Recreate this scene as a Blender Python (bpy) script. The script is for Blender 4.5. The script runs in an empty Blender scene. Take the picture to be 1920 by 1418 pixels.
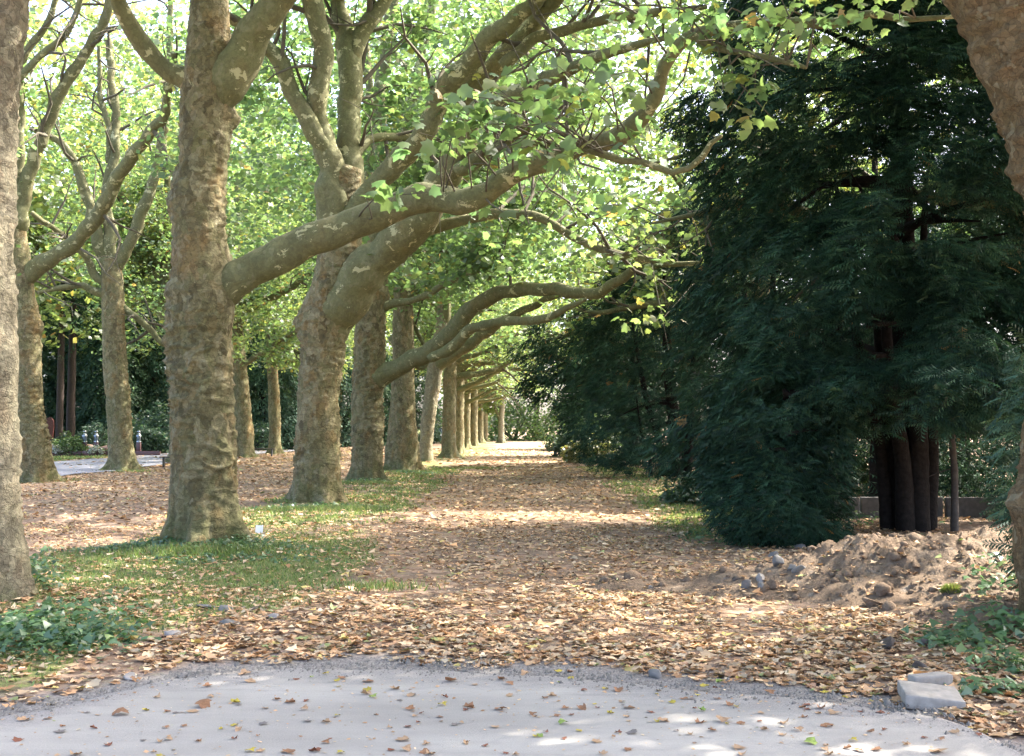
import bpy, math, random
import numpy as np
from mathutils import Vector, Matrix

# ------------------------------------------------------------------ camera, light, exposure
SC = bpy.context.scene
COL = SC.collection
F = 2200.0                      # focal length in photo pixels (photo 1920 wide)
EYE = Vector((0.0, 0.0, 1.6))
cam_d = bpy.data.cameras.new("camera")
cam = bpy.data.objects.new("camera", cam_d)
COL.objects.link(cam)
cam_d.sensor_width = 36.0
cam_d.lens = F / 1920.0 * 36.0
cam_d.clip_end = 3000.0
cam.location = EYE
PITCH = math.atan(91.0 / F)
YAW = math.atan(20.0 / F)
cam.rotation_euler = (math.pi / 2 + PITCH, 0.0, YAW)
SC.camera = cam
RCAM = cam.rotation_euler.to_matrix()

SUN_A, SUN_E = math.radians(28), math.radians(46)      # azimuth from +X towards +Y, elevation
W = bpy.data.worlds.new("World")
SC.world = W
W.use_nodes = True
wn = W.node_tree.nodes
sky = wn.new("ShaderNodeTexSky")
sky.sky_type = 'NISHITA'
sky.sun_disc = False
sky.sun_elevation = SUN_E
sky.sun_rotation = math.pi / 2 - SUN_A
sky.air_density = 0.6
sky.dust_density = 4.5
sky.ozone_density = 0.6
wn["Background"].inputs[1].default_value = 0.15
W.node_tree.links.new(sky.outputs[0], wn["Background"].inputs[0])
sun_d = bpy.data.lights.new("sun", 'SUN')
sun_d.energy = 2.4
sun_d.angle = math.radians(0.5)
sun_d.color = (1.0, 0.95, 0.86)
sun = bpy.data.objects.new("sun", sun_d)
COL.objects.link(sun)
SUNV = Vector((math.cos(SUN_E) * math.cos(SUN_A), math.cos(SUN_E) * math.sin(SUN_A), math.sin(SUN_E)))
sun.rotation_euler = (-SUNV).to_track_quat('-Z', 'Y').to_euler()
sun.location = (20, 20, 40)
SC.view_settings.view_transform = 'Standard'
SC.view_settings.look = 'None'
SC.view_settings.exposure = 3.1
SC.view_settings.gamma = 1.0
SC.view_settings.use_curve_mapping = False
SC.cycles.max_bounces = 9
SC.cycles.diffuse_bounces = 5
SC.cycles.glossy_bounces = 2
SC.cycles.transmission_bounces = 5
SC.cycles.use_denoising = True


# ------------------------------------------------------------------ helpers
def at(px, py, Y):
    """point at depth Y (metres along the avenue) seen at photo pixel px, py"""
    d = RCAM @ Vector(((px - 960.0) / F, (709.0 - py) / F, -1.0))
    return EYE + d * (Y / d.y)


def gnd(px, py, z=0.0):
    d = RCAM @ Vector(((px - 960.0) / F, (709.0 - py) / F, -1.0))
    return EYE + d * ((z - 1.6) / d.z)


_rs = np.random.RandomState(7)
_PERM = _rs.permutation(512)
_PERM = np.concatenate([_PERM, _PERM, _PERM])
_GR = _rs.normal(size=(512, 3))
_GR /= np.linalg.norm(_GR, axis=1)[:, None]


def pn(p):
    """gradient noise of an (N,3) array, about -1..1"""
    p = np.asarray(p, float)
    i = np.floor(p).astype(int)
    f = p - i
    u = f * f * f * (f * (f * 6 - 15) + 10)
    i &= 511
    out = 0
    for dx in (0, 1):
        wx = u[:, 0] if dx else 1 - u[:, 0]
        for dy in (0, 1):
            wy = u[:, 1] if dy else 1 - u[:, 1]
            for dz in (0, 1):
                wz = u[:, 2] if dz else 1 - u[:, 2]
                h = _PERM[_PERM[_PERM[(i[:, 0] + dx) & 511] + ((i[:, 1] + dy) & 511)] + ((i[:, 2] + dz) & 511)]
                g = _GR[h]
                out = out + wx * wy * wz * (g[:, 0] * (f[:, 0] - dx) + g[:, 1] * (f[:, 1] - dy) + g[:, 2] * (f[:, 2] - dz))
    return out * 1.5


def fbm(p, o=3):
    s, a, t = 0, 1.0, 0
    for k in range(o):
        s = s + a * pn(p * 2 ** k + 17.3 * k)
        t += a
        a *= 0.5
    return s / t


def mesh_np(name, V, faces, mat, parent=None, col=None, smooth=False, loc=None):
    """one mesh object from numpy arrays; faces is one array or a list of arrays; col is one RGB per face"""
    if not isinstance(faces, list):
        faces = [faces]
    faces = [np.asarray(f, np.int32) for f in faces if len(f)]
    me = bpy.data.meshes.new(name)
    V = np.asarray(V, np.float32)
    me.vertices.add(len(V))
    me.vertices.foreach_set("co", V.ravel())
    loops = np.concatenate([f.ravel() for f in faces])
    tot = np.concatenate([np.full(len(f), f.shape[1], np.int32) for f in faces])
    start = np.concatenate([[0], np.cumsum(tot)[:-1]]).astype(np.int32)
    me.loops.add(len(loops))
    me.loops.foreach_set("vertex_index", loops)
    me.polygons.add(len(tot))
    me.polygons.foreach_set("loop_start", start)
    if smooth:
        me.polygons.foreach_set("use_smooth", np.ones(len(tot), bool))
    if col is not None:
        a = me.attributes.new("col", 'FLOAT_COLOR', 'FACE')
        c = np.ones((len(tot), 4), np.float32)
        c[:, :3] = col
        a.data.foreach_set("color", c.ravel())
    me.update(calc_edges=True)
    if mat is not None:
        me.materials.append(mat)
    o = bpy.data.objects.new(name, me)
    COL.objects.link(o)
    if parent is not None:
        o.parent = parent
    if loc is not None:
        o.location = loc
    return o


def tag(o, label=None, cat=None, group=None, kind=None):
    if label: o["label"] = label
    if cat: o["category"] = cat
    if group: o["group"] = group
    if kind: o["kind"] = kind
    return o


def thing(name, label, cat, loc=(0, 0, 0), rz=0.0, group=None):
    o = bpy.data.objects.new(name, None)
    COL.objects.link(o)
    o.empty_display_size = 0.2
    o.location = loc
    o.rotation_euler = (0, 0, rz)
    return tag(o, label, cat, group)


def copy_tree(root, loc, rz, scale, label, group=None):
    r = root.copy(); COL.objects.link(r)
    r.location = loc; r.rotation_euler = (0, 0, rz); r.scale = (scale, scale, scale)
    r["label"] = label
    if group: r["group"] = group
    for ch in root.children:
        c = ch.copy(); COL.objects.link(c); c.parent = r
        for g in ch.children:
            d = g.copy(); COL.objects.link(d); d.parent = c
    return r


# ------------------------------------------------------------------ materials
def new_mat(name):
    m = bpy.data.materials.new(name)
    m.use_nodes = True
    nt = m.node_tree
    nt.nodes.clear()
    out = nt.nodes.new("ShaderNodeOutputMaterial")
    return m, nt, out


class NT:
    """small helper for building node trees"""
    def __init__(self, nt): self.nt = nt
    def n(self, t, **kw):
        x = self.nt.nodes.new(t)
        for k, v in kw.items():
            setattr(x, k, v)
        return x
    def l(self, a, b): self.nt.links.new(a, b)
    def noise(self, vec, scale, detail=4, rough=0.55, dist=0.0):
        x = self.n("ShaderNodeTexNoise")
        x.inputs["Scale"].default_value = scale
        x.inputs["Detail"].default_value = detail
        x.inputs["Roughness"].default_value = rough
        x.inputs["Distortion"].default_value = dist
        if vec is not None: self.l(vec, x.inputs["Vector"])
        return x
    def ramp(self, fac, stops, interp='LINEAR'):
        x = self.n("ShaderNodeValToRGB")
        cr = x.color_ramp
        cr.interpolation = interp
        while len(cr.elements) < len(stops): cr.elements.new(0.5)
        for e, (p, c) in zip(cr.elements, stops):
            e.position = p
            e.color = (c, c, c, 1) if not isinstance(c, tuple) else (*c, 1)
        self.l(fac, x.inputs[0])
        return x.outputs[0]
    def mix(self, fac, a, b, mode='MIX'):
        x = self.n("ShaderNodeMix", data_type='RGBA', blend_type=mode)
        if hasattr(fac, "links"): self.l(fac, x.inputs[0])
        else: x.inputs[0].default_value = fac
        for s, k in ((a, 6), (b, 7)):
            if hasattr(s, "links"): self.l(s, x.inputs[k])
            else: x.inputs[k].default_value = (*s, 1)
        return x.outputs[2]
    def math(self, op, a, b=0.0, clamp=False):
        x = self.n("ShaderNodeMath", operation=op, use_clamp=clamp)
        for s, k in ((a, 0), (b, 1)):
            if hasattr(s, "links"): self.l(s, x.inputs[k])
            else: x.inputs[k].default_value = s
        return x.outputs[0]
    def mapping(self, vec, scale=(1, 1, 1), loc=(0, 0, 0)):
        x = self.n("ShaderNodeMapping")
        x.inputs["Scale"].default_value = scale
        x.inputs["Location"].default_value = loc
        self.l(vec, x.inputs["Vector"])
        return x.outputs[0]
    def bump(self, h, strength, dist=0.02, normal=None):
        x = self.n("ShaderNodeBump")
        x.inputs["Strength"].default_value = strength
        x.inputs["Distance"].default_value = dist
        self.l(h, x.inputs["Height"])
        if normal is not None: self.l(normal, x.inputs["Normal"])
        return x.outputs[0]
    def principled(self, col, rough=0.8, normal=None, spec=0.3, out=None, metal=0.0):
        x = self.n("ShaderNodeBsdfPrincipled")
        if hasattr(col, "links"): self.l(col, x.inputs["Base Color"])
        else: x.inputs["Base Color"].default_value = (*col, 1)
        if hasattr(rough, "links"): self.l(rough, x.inputs["Roughness"])
        else: x.inputs["Roughness"].default_value = rough
        x.inputs["Specular IOR Level"].default_value = spec
        x.inputs["Metallic"].default_value = metal
        if normal is not None: self.l(normal, x.inputs["Normal"])
        if out is not None: self.l(x.outputs[0], out.inputs["Surface"])
        return x


def mat_bark(name, trunk=True, warm=0.0, other=(0.15, 0.085, 0.050)):
    """plane-tree bark: brown-olive plates, cream scars where plates have dropped; limbs greener and smoother"""
    m, nt, out = new_mat(name)
    N = NT(nt)
    oi = N.n("ShaderNodeObjectInfo")
    tc = N.n("ShaderNodeTexCoord")
    v0 = tc.outputs["Object"]
    add = N.n("ShaderNodeVectorMath", operation='ADD')
    N.l(v0, add.inputs[0])
    cmb = N.n("ShaderNodeCombineXYZ")
    N.l(N.math('MULTIPLY', oi.outputs["Random"], 40.0), cmb.inputs[0])
    N.l(cmb.outputs[0], add.inputs[1])
    v = add.outputs[0]
    wob = N.noise(v, 4.5, 3)
    va = N.n("ShaderNodeVectorMath", operation='MULTIPLY_ADD')
    N.l(wob.outputs["Color"], va.inputs[0]); va.inputs[1].default_value = (0.22, 0.22, 0.22); N.l(v, va.inputs[2])
    vd = va.outputs[0]
    vor = N.n("ShaderNodeTexVoronoi")
    vor.inputs["Scale"].default_value = 9.0 if trunk else 7.0
    N.l(N.mapping(vd, (1, 1, 0.6)), vor.inputs["Vector"])
    sep = N.n("ShaderNodeSeparateColor"); N.l(vor.outputs["Color"], sep.inputs[0])
    if trunk:
        plate = N.ramp(sep.outputs[0], [(0.0, (0.115, 0.096, 0.055)), (0.28, (0.200, 0.172, 0.102)), (0.52, (0.160, 0.148, 0.078)),
                                        (0.75, (0.260, 0.228, 0.150)), (1.0, (0.205, 0.150, 0.078))])
    else:
        plate = N.ramp(sep.outputs[0], [(0.0, (0.125, 0.122, 0.068)), (0.5, (0.145, 0.145, 0.080)), (1.0, (0.160, 0.155, 0.088))])
    big = N.noise(v, 1.1, 3)
    plate = N.mix(N.math('MULTIPLY', N.ramp(big.outputs[0], [(0.42, 0.0), (0.68, 1.0)]), 0.45), plate,
                  (0.15, 0.155, 0.075) if not trunk else (0.165, 0.160, 0.085))
    ochre = N.noise(N.mapping(v, (1, 1, 0.55), (3, 9, 2)), 2.3, 3)
    plate = N.mix(N.math('MULTIPLY', N.ramp(ochre.outputs[0], [(0.55, 0.0), (0.70, 1.0)]), 0.5 if trunk else 0.15), plate, (0.26, 0.150, 0.060))
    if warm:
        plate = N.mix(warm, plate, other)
    v2 = N.n("ShaderNodeTexVoronoi", feature='DISTANCE_TO_EDGE'); v2.inputs["Scale"].default_value = 17.0
    N.l(N.mapping(vd, (1, 1, 0.7)), v2.inputs["Vector"])
    v3 = N.n("ShaderNodeTexVoronoi"); v3.inputs["Scale"].default_value = 17.0
    N.l(N.mapping(vd, (1, 1, 0.7)), v3.inputs["Vector"])
    s3 = N.n("ShaderNodeSeparateColor"); N.l(v3.outputs["Color"], s3.inputs[0])
    plate = N.mix(0.55 if trunk else 0.25, plate, N.ramp(s3.outputs[1], [(0.0, 0.55), (0.5, 1.0), (1.0, 1.35)]), 'MULTIPLY')
    plate = N.mix(0.6 if trunk else 0.25, plate, N.ramp(v2.outputs["Distance"], [(0.0, 0.45), (0.06, 1.0)]), 'MULTIPLY')
    fleck = N.noise(v, 22, 5, 0.7)
    plate = N.mix(0.6, plate, N.ramp(fleck.outputs[0], [(0.3, 0.45), (0.7, 1.0)]), 'MULTIPLY')
    # cream scars
    scar = N.noise(N.mapping(vd, (1.0, 1.0, 0.55) if trunk else (0.55, 1.0, 0.8), (5, 0, 1)), 6.0 if trunk else 5.2, 7, 0.66)
    sz = N.n("ShaderNodeSeparateXYZ"); N.l(v0, sz.inputs[0])
    hi = N.n("ShaderNodeMapRange"); N.l(sz.outputs[2], hi.inputs[0])
    hi.inputs[1].default_value = 1.0; hi.inputs[2].default_value = 9.0
    hi.inputs[3].default_value = 0.0; hi.inputs[4].default_value = 0.05
    sv = N.math('ADD', scar.outputs[0], hi.outputs[0])
    lo = 0.67 if trunk else 0.625
    sm = N.math('MULTIPLY', N.ramp(sv, [(lo, 0.0), (lo + 0.012, 1.0)]), 1.0 - warm * .6)
    pale = N.mix(N.noise(v, 3).outputs[0], (0.42, 0.39, 0.235), (0.33, 0.325, 0.22))
    colr = N.mix(N.math('MULTIPLY', sm, 0.62 if trunk else 0.85), plate, pale)
    grey = N.noise(N.mapping(v, (1, 1, 0.7), (11, 3, 0)), 7.5, 2)
    colr = N.mix(N.math('MULTIPLY', N.ramp(grey.outputs[0], [(0.62, 0.0), (0.65, 1.0)]), 0.35 if trunk else 0.15), colr, (0.29, 0.265, 0.20))
    # moss at the foot
    moss = N.n("ShaderNodeMapRange"); N.l(sz.outputs[2], moss.inputs[0])
    moss.inputs[1].default_value = 0.05; moss.inputs[2].default_value = 0.5
    moss.inputs[3].default_value = 1.0; moss.inputs[4].default_value = 0.0
    mf = N.math('MULTIPLY', moss.outputs[0], N.ramp(N.noise(v, 3.5, 4).outputs[0], [(0.42, 0.0), (0.6, 1.0)]))
    colr = N.mix(1.0, colr, (1.06, 1.06, 0.92), 'MULTIPLY')
    colr = N.mix(N.math('MULTIPLY', mf, 0.65), colr, (0.085, 0.105, 0.030))
    hb = N.noise(N.mapping(vd, (1, 1, 2.6)), 9, 6, 0.65)
    hb_ = N.math('ADD', N.math('MULTIPLY', s3.outputs[1], .35), N.math('MINIMUM', v2.outputs['Distance'], .08))
    hs = N.math('SUBTRACT', N.math('ADD', N.math('ADD', hb.outputs[0], N.math('MULTIPLY', fleck.outputs[0], 0.4)), N.math('MULTIPLY', hb_, .9 if trunk else .3)), N.math('MULTIPLY', sm, 0.18))
    N.principled(colr, 0.85, N.bump(hs, 1.0 if trunk else 0.6, 0.045 if trunk else 0.025), 0.2, out)
    return m


def mat_leaf(name, trans=0.5, tint=(1, 1, 1), tmul=2.6, gloss=0.06, rough=0.4):
    """leaf tissue: face colour from the mesh, light passes through"""
    m, nt, out = new_mat(name)
    N = NT(nt)
    at_ = N.n("ShaderNodeAttribute", attribute_name="col")
    base = N.mix(1.0, at_.outputs["Color"], tint, 'MULTIPLY')
    tb = N.mix(1.0, base, (tmul * 1.0, tmul * 0.97, tmul * 0.75), 'MULTIPLY')
    d = N.n("ShaderNodeBsdfDiffuse"); N.l(base, d.inputs[0])
    t = N.n("ShaderNodeBsdfTranslucent"); N.l(tb, t.inputs[0])
    mx = N.n("ShaderNodeMixShader"); mx.inputs[0].default_value = trans
    N.l(d.outputs[0], mx.inputs[1]); N.l(t.outputs[0], mx.inputs[2])
    g = N.n("ShaderNodeBsdfGlossy"); g.inputs["Roughness"].default_value = rough
    g.inputs["Color"].default_value = (1, 1, 1, 1)
    m2 = N.n("ShaderNodeMixShader"); m2.inputs[0].default_value = gloss
    N.l(mx.outputs[0], m2.inputs[1]); N.l(g.outputs[0], m2.inputs[2])
    N.l(m2.outputs[0], out.inputs["Surface"])
    return m


def mat_plain(name, c, rough=0.8, nscale=12, namp=0.35, bump=0.3, spec=0.3, metal=0.0, bd=0.01):
    m, nt, out = new_mat(name)
    N = NT(nt)
    tc = N.n("ShaderNodeTexCoord")
    nz = N.noise(tc.outputs["Object"], nscale, 5, 0.6)
    lo = tuple(x * (1 - namp) for x in c); hi = tuple(min(1, x * (1 + namp)) for x in c)
    colr = N.ramp(nz.outputs[0], [(0.25, lo), (0.75, hi)])
    N.principled(colr, rough, N.bump(nz.outputs[0], bump, bd), spec, out, metal)
    return m


M_BARK = mat_bark("bark_trunk", True)
M_BARKR = mat_bark("bark_trunk_brown", True, 0.6)
M_BARKG = mat_bark("bark_trunk_grey", True, 0.6, (0.155, 0.135, 0.125))
M_BARK_PALE_SUN = mat_bark("bark_trunk_pale_sunlit", True, 0.4, (0.34, 0.32, 0.27))  # pale tint; on the fifth trunk it paints sunlight into the bark colour
M_LIMB = mat_bark("bark_limb", False)
M_TWIG = mat_plain("twig_bark", (0.085, 0.075, 0.050), 0.9, 8)
M_PLANE = mat_leaf("plane_leaf", 0.56, (1, 1, 1), 2.55, 0.05, 0.5)
M_YEW = mat_leaf("yew_needles", 0.12, (1, 1, 1), 1.6, 0.016, 0.55)
M_BUSH = mat_leaf("bush_leaf", 0.35, (1, 1, 1), 2.0, 0.06, 0.45)
M_LITTER = mat_leaf("fallen_leaf", 0.12, (1, 1, 1), 1.2, 0.03, 0.5)
M_GRASS = mat_leaf("grass_blade", 0.35, (1, 1, 1), 1.8, 0.03, 0.5)
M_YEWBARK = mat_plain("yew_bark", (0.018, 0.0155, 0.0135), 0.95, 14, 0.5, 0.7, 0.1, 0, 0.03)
M_YEWGREY = mat_plain("pale_dead_wood", (0.07, 0.063, 0.055), 0.95, 14, 0.4, 0.5, 0.1)
M_STONE = mat_plain("grey_stone", (0.150, 0.142, 0.130), 0.85, 9, 0.3, 0.5)
M_STONEW = mat_plain("pale_stone", (0.24, 0.22, 0.20), 0.85, 9, 0.3, 0.5)
M_CONC = mat_plain("concrete", (0.27, 0.245, 0.21), 0.9, 16, 0.25, 0.4)
M_OLDCONC = mat_plain("old_concrete", (0.13, 0.125, 0.115), 0.95, 8, 0.4, 0.4)


# ------------------------------------------------------------------ ground fields
EDGE_PX = [(-400, 1392), (-150, 1362), (0, 1340), (110, 1322), (230, 1292), (330, 1268), (450, 1256), (560, 1250), (700, 1250), (900, 1256),
           (1060, 1266), (1200, 1280), (1330, 1292), (1440, 1300), (1560, 1312), (1660, 1326), (1760, 1340), (1840, 1372), (1910, 1412)]
EDGE = np.array([gnd(*p)[:2] for p in EDGE_PX])          # asphalt edge, x increasing
EDGE = np.vstack([[-40, 5.2], [-12, 5.6], EDGE, [2.75, 5.0], [3.1, 3.5]])


def edge_y(x):
    return np.where(x > 3.1, -60.0, np.interp(x, EDGE[:, 0], EDGE[:, 1]))


def sstep(a, b, x):
    t = np.clip((x - a) / (b - a), 0, 1)
    return t * t * (3 - 2 * t)


TREES_ROW = [gnd(10, 1135)[:2], gnd(375, 1027)[:2], gnd(592, 944)[:2], gnd(690, 904)[:2], gnd(756, 884)[:2], gnd(803, 871)[:2]]
HEAP = [(0.0, 0.9, 0.9, 0.0)]


def heap_z(x, y):
    """height of the soil heap and its stony tail"""
    z = 0.52 * np.exp(-(((x - 4.6) / 1.45) ** 4 + ((y - 11.6) / 1.00) ** 2))
    z = z + 0.21 * np.exp(-(((x - 3.15) / 0.55) ** 2 + ((y - 11.5) / 0.80) ** 2))
    z = z + 0.22 * np.exp(-(((x - 2.35) / 0.62) ** 2 + ((y - 11.7) / 0.70) ** 2))
    z = z + 0.10 * np.exp(-(((x - 1.2) / 0.8) ** 2 + ((y - 11.9) / 0.5) ** 2))
    z = z + 0.09 * np.exp(-(((x - 0.15) / 0.55) ** 2 + ((y - 12.6) / 0.35) ** 2))
    z = z + 0.15 * np.exp(-(((x - 4.4) / 1.2) ** 2 + ((y - 9.9) / 0.9) ** 2))
    return z


def gz(x, y):
    x = np.asarray(x, float); y = np.asarray(y, float)
    p = np.stack([x * 0.35, y * 0.35, np.zeros_like(x)], -1).reshape(-1, 3)
    n = (pn(p) * 0.05 + pn(p * 4.1) * 0.012).reshape(x.shape)
    e = sstep(0.0, 2.2, y - edge_y(x))
    z = -0.03 + e * (0.05 + n)
    z = np.where(y < edge_y(x) - 0.1, -0.03, z)
    for (tx, ty) in TREES_ROW:
        z = z + 0.10 * np.exp(-((x - tx) ** 2 + (y - ty) ** 2) / 0.9)
    return z


def green(x, y):
    """how grassy the ground is, 0..1"""
    x = np.asarray(x, float); y = np.asarray(y, float)
    q = np.stack([x * 0.5, y * 0.22, np.zeros_like(x) + 3.3], -1).reshape(-1, 3)
    n = fbm(q, 3).reshape(x.shape)
    q2 = np.stack([x * 2.1, y * 1.1, np.zeros_like(x) + 8.3], -1).reshape(-1, 3)
    n = n + 0.35 * pn(q2).reshape(x.shape)
    row = np.exp(-((x + 3.7) / 2.1) ** 4) * 0.80                     # verge along the tree row
    rgt = np.exp(-((x - 3.2) / 1.4) ** 4) * 0.85 * sstep(13.5, 18, y)  # verge under the yews
    near = np.exp(-(((x + 4.0) / 2.6) ** 2 + ((y - 13.2) / 3.0) ** 2)) * 1.0
    lawn = sstep(-20.0, -22.0, x) * 1.2
    g = row + rgt + near * .9 + lawn + 0.75 * n - 0.25
    g = g - 0.9 * np.exp(-((x - 0.2) / 1.7) ** 4)                    # the trodden path
    g = g - 1.2 * np.exp(-((y - edge_y(x)) / 2.0) ** 2) * (x > -3.0)
    g = g * sstep(0.2, 1.0, y - edge_y(x))
    return np.clip(g, 0, 1)


# ground sheet
def axis(bands):
    a = []
    for lo, hi, st in bands:
        a.append(np.arange(lo, hi, st))
    return np.concatenate(a)


gx = axis([(-600, -100, 50), (-100, -30, 5), (-30, -10, 0.5), (-10, 8, 0.15), (8, 30, 0.8), (30, 100, 5), (100, 601, 50)])
gy = axis([(-120, -6, 6), (-6, 5, 0.5), (5, 22, 0.15), (22, 60, 0.5), (60, 140, 2), (140, 900, 40)])
XX, YY = np.meshgrid(gx, gy)
ZZ = gz(XX, YY)
nx, ny = len(gx), len(gy)
V = np.stack([XX, YY, ZZ], -1).reshape(-1, 3)
ii = (np.arange(ny - 1)[:, None] * nx + np.arange(nx - 1)[None, :]).ravel()
Fq = np.stack([ii, ii + 1, ii + 1 + nx, ii + nx], 1)


def mat_ground():
    m, nt, out = new_mat("ground_leaf_and_grass")
    N = NT(nt)
    tc = N.n("ShaderNodeTexCoord")
    v = tc.outputs["Object"]
    a = N.n("ShaderNodeAttribute", attribute_name="green")
    vor = N.n("ShaderNodeTexVoronoi"); vor.inputs["Scale"].default_value = 13.0
    N.l(N.mapping(v, (1, 1, 1)), vor.inputs["Vector"])
    sep = N.n("ShaderNodeSeparateColor"); N.l(vor.outputs["Color"], sep.inputs[0])
    leafc = N.ramp(sep.outputs[0], [(0.0, (0.14, 0.085, 0.055)), (0.3, (0.25, 0.155, 0.10)), (0.6, (0.33, 0.22, 0.145)), (0.85, (0.41, 0.29, 0.20)), (1.0, (0.34, 0.27, 0.12))])
    fine = N.noise(v, 30, 5, 0.7)
    dirt = N.ramp(fine.outputs[0], [(0.3, (0.085, 0.070, 0.055)), (0.7, (0.20, 0.165, 0.13))])
    lm = N.noise(v, 2.2, 4, 0.6)
    c = N.mix(N.ramp(lm.outputs[0], [(0.38, 0.35), (0.62, 1.0)]), dirt, leafc)
    gn = N.noise(v, 9, 5, 0.7)
    grass = N.ramp(gn.outputs[0], [(0.3, (0.095, 0.112, 0.034)), (0.7, (0.185, 0.21, 0.070))])
    gm = N.math('ADD', a.outputs["Fac"], N.math('MULTIPLY', N.math('SUBTRACT', gn.outputs[0], 0.5), 1.1))
    gmf = N.ramp(gm, [(0.35, 0.0), (0.62, 1.0)])
    c = N.mix(N.math('MULTIPLY', gmf, 0.9), c, grass)
    bare = N.n("ShaderNodeAttribute", attribute_name="bare")
    gravel = N.noise(v, 55, 4, 0.75)
    bc = N.ramp(gravel.outputs[0], [(0.3, (0.13, 0.115, 0.10)), (0.5, (0.22, 0.20, 0.18)), (0.72, (0.40, 0.37, 0.34))])
    c = N.mix(bare.outputs["Fac"], c, bc)
    h = N.math('ADD', N.math('MULTIPLY', vor.outputs["Distance"], 0.6), fine.outputs[0])
    N.principled(c, 0.95, N.bump(h, 0.6, 0.03), 0.1, out)
    return m


ground = mesh_np("ground", V, Fq, mat_ground(), smooth=True)
tag(ground, kind="structure")
for nm, val in (("green", green(XX, YY).ravel()), ("bare", (sstep(1.0, 0.25, YY - edge_y(XX) - 0.25 * pn(np.stack([XX * 1.7, YY * 1.7, XX * 0], -1).reshape(-1, 3)).reshape(XX.shape))).ravel())):
    at_ = ground.data.attributes.new(nm, 'FLOAT', 'POINT')
    at_.data.foreach_set("value", val.astype(np.float32))


def mat_asphalt():
    m, nt, out = new_mat("worn_asphalt")
    N = NT(nt)
    tc = N.n("ShaderNodeTexCoord")
    v = tc.outputs["Object"]
    big = N.noise(N.mapping(v, (0.35, 1.0, 1)), 1.3, 5, 0.6)
    fine = N.noise(v, 90, 4, 0.75)
    mid = N.noise(N.mapping(v, (0.5, 1.6, 1)), 5, 5, 0.65)
    c = N.ramp(big.outputs[0], [(0.3, (0.275, 0.252, 0.22)), (0.7, (0.39, 0.36, 0.315))])
    c = N.mix(0.35, c, N.ramp(fine.outputs[0], [(0.3, 0.45), (0.7, 1.0)]), 'MULTIPLY')
    c = N.mix(N.math('MULTIPLY', N.ramp(mid.outputs[0], [(0.50, 0.0), (0.70, 1.0)]), 0.45), c, (0.24, 0.22, 0.20))
    ed = N.n("ShaderNodeAttribute", attribute_name="edge")
    dirt = N.ramp(fine.outputs[0], [(0.3, (0.12, 0.105, 0.09)), (0.5, (0.23, 0.21, 0.19)), (0.75, (0.42, 0.39, 0.36))])
    em = N.math('ADD', ed.outputs["Fac"], N.math('MULTIPLY', N.math('SUBTRACT', mid.outputs[0], 0.5), 1.2))
    c = N.mix(N.math('MULTIPLY', N.ramp(em, [(0.35, 0.0), (0.75, 1.0)]), 0.9), c, dirt)
    h = N.math('ADD', fine.outputs[0], N.math('MULTIPLY', mid.outputs[0], 0.8))
    N.principled(c, 0.8, N.bump(h, 0.35, 0.012), 0.3, out)
    return m


xs = np.concatenate([np.arange(-40, -5, 1.0), np.arange(-5, 3.11, 0.05)])
ey = edge_y(xs - 1e-6)
ey = ey + 0.07 * pn(np.stack([xs * 2.3, xs * 0, xs * 0 + 1], -1)) + 0.03 * pn(np.stack([xs * 9, xs * 0, xs * 0 + 5], -1))
ts = np.array([0, 0.08, 0.16, 0.3, 0.5, 0.8, 1.2, 2, 4, 8, 20, 60])
AV = np.stack([np.repeat(xs[None], len(ts), 0), ey[None] - ts[:, None], np.zeros((len(ts), len(xs))) ], -1)
AV[0, :, 2] = -0.035
nA = len(xs)
ia = (np.arange(len(ts) - 1)[:, None] * nA + np.arange(nA - 1)[None]).ravel()
asph = mesh_np("road", AV.reshape(-1, 3), np.stack([ia + nA, ia + nA + 1, ia + 1, ia], 1), mat_asphalt(), smooth=True)
tag(asph, "worn pale grey asphalt in front of the leafy path", None, None, "structure")
a_ = asph.data.attributes.new("edge", 'FLOAT', 'POINT')
a_.data.foreach_set("value", np.repeat(np.clip(1 - ts / 0.9, 0, 1)[:, None], nA, 1).ravel().astype(np.float32))

# cemetery path on the left, beyond the second row
pth = []
for yy in np.arange(22, 150, 2.0):
    w = 0.35 * math.sin(yy * 0.35) + 0.2 * math.sin(yy * 1.1)
    pth.append(((-20.6 + w * 0.5), yy, (-14.6 + w)))
pv = []
for (xl, yy, xr) in pth:
    for t in (0, .2, .4, .6, .8, 1):
        x_ = xl + (xr - xl) * t
        pv.append((x_, yy, float(gz(np.array([x_]), np.array([yy]))[0]) + 0.035))
pv = np.array(pv); n6 = 6
ip = (np.arange(len(pth) - 1)[:, None] * n6 + np.arange(n6 - 1)[None]).ravel()
o = mesh_np("path", pv, np.stack([ip, ip + 1, ip + 1 + n6, ip + n6], 1), mat_plain("path_asphalt", (0.24, 0.235, 0.255), 0.85, 6, 0.2, 0.2), smooth=True)
tag(o, "grey tarred path beyond the second row of trees", None, None, "structure")


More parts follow.
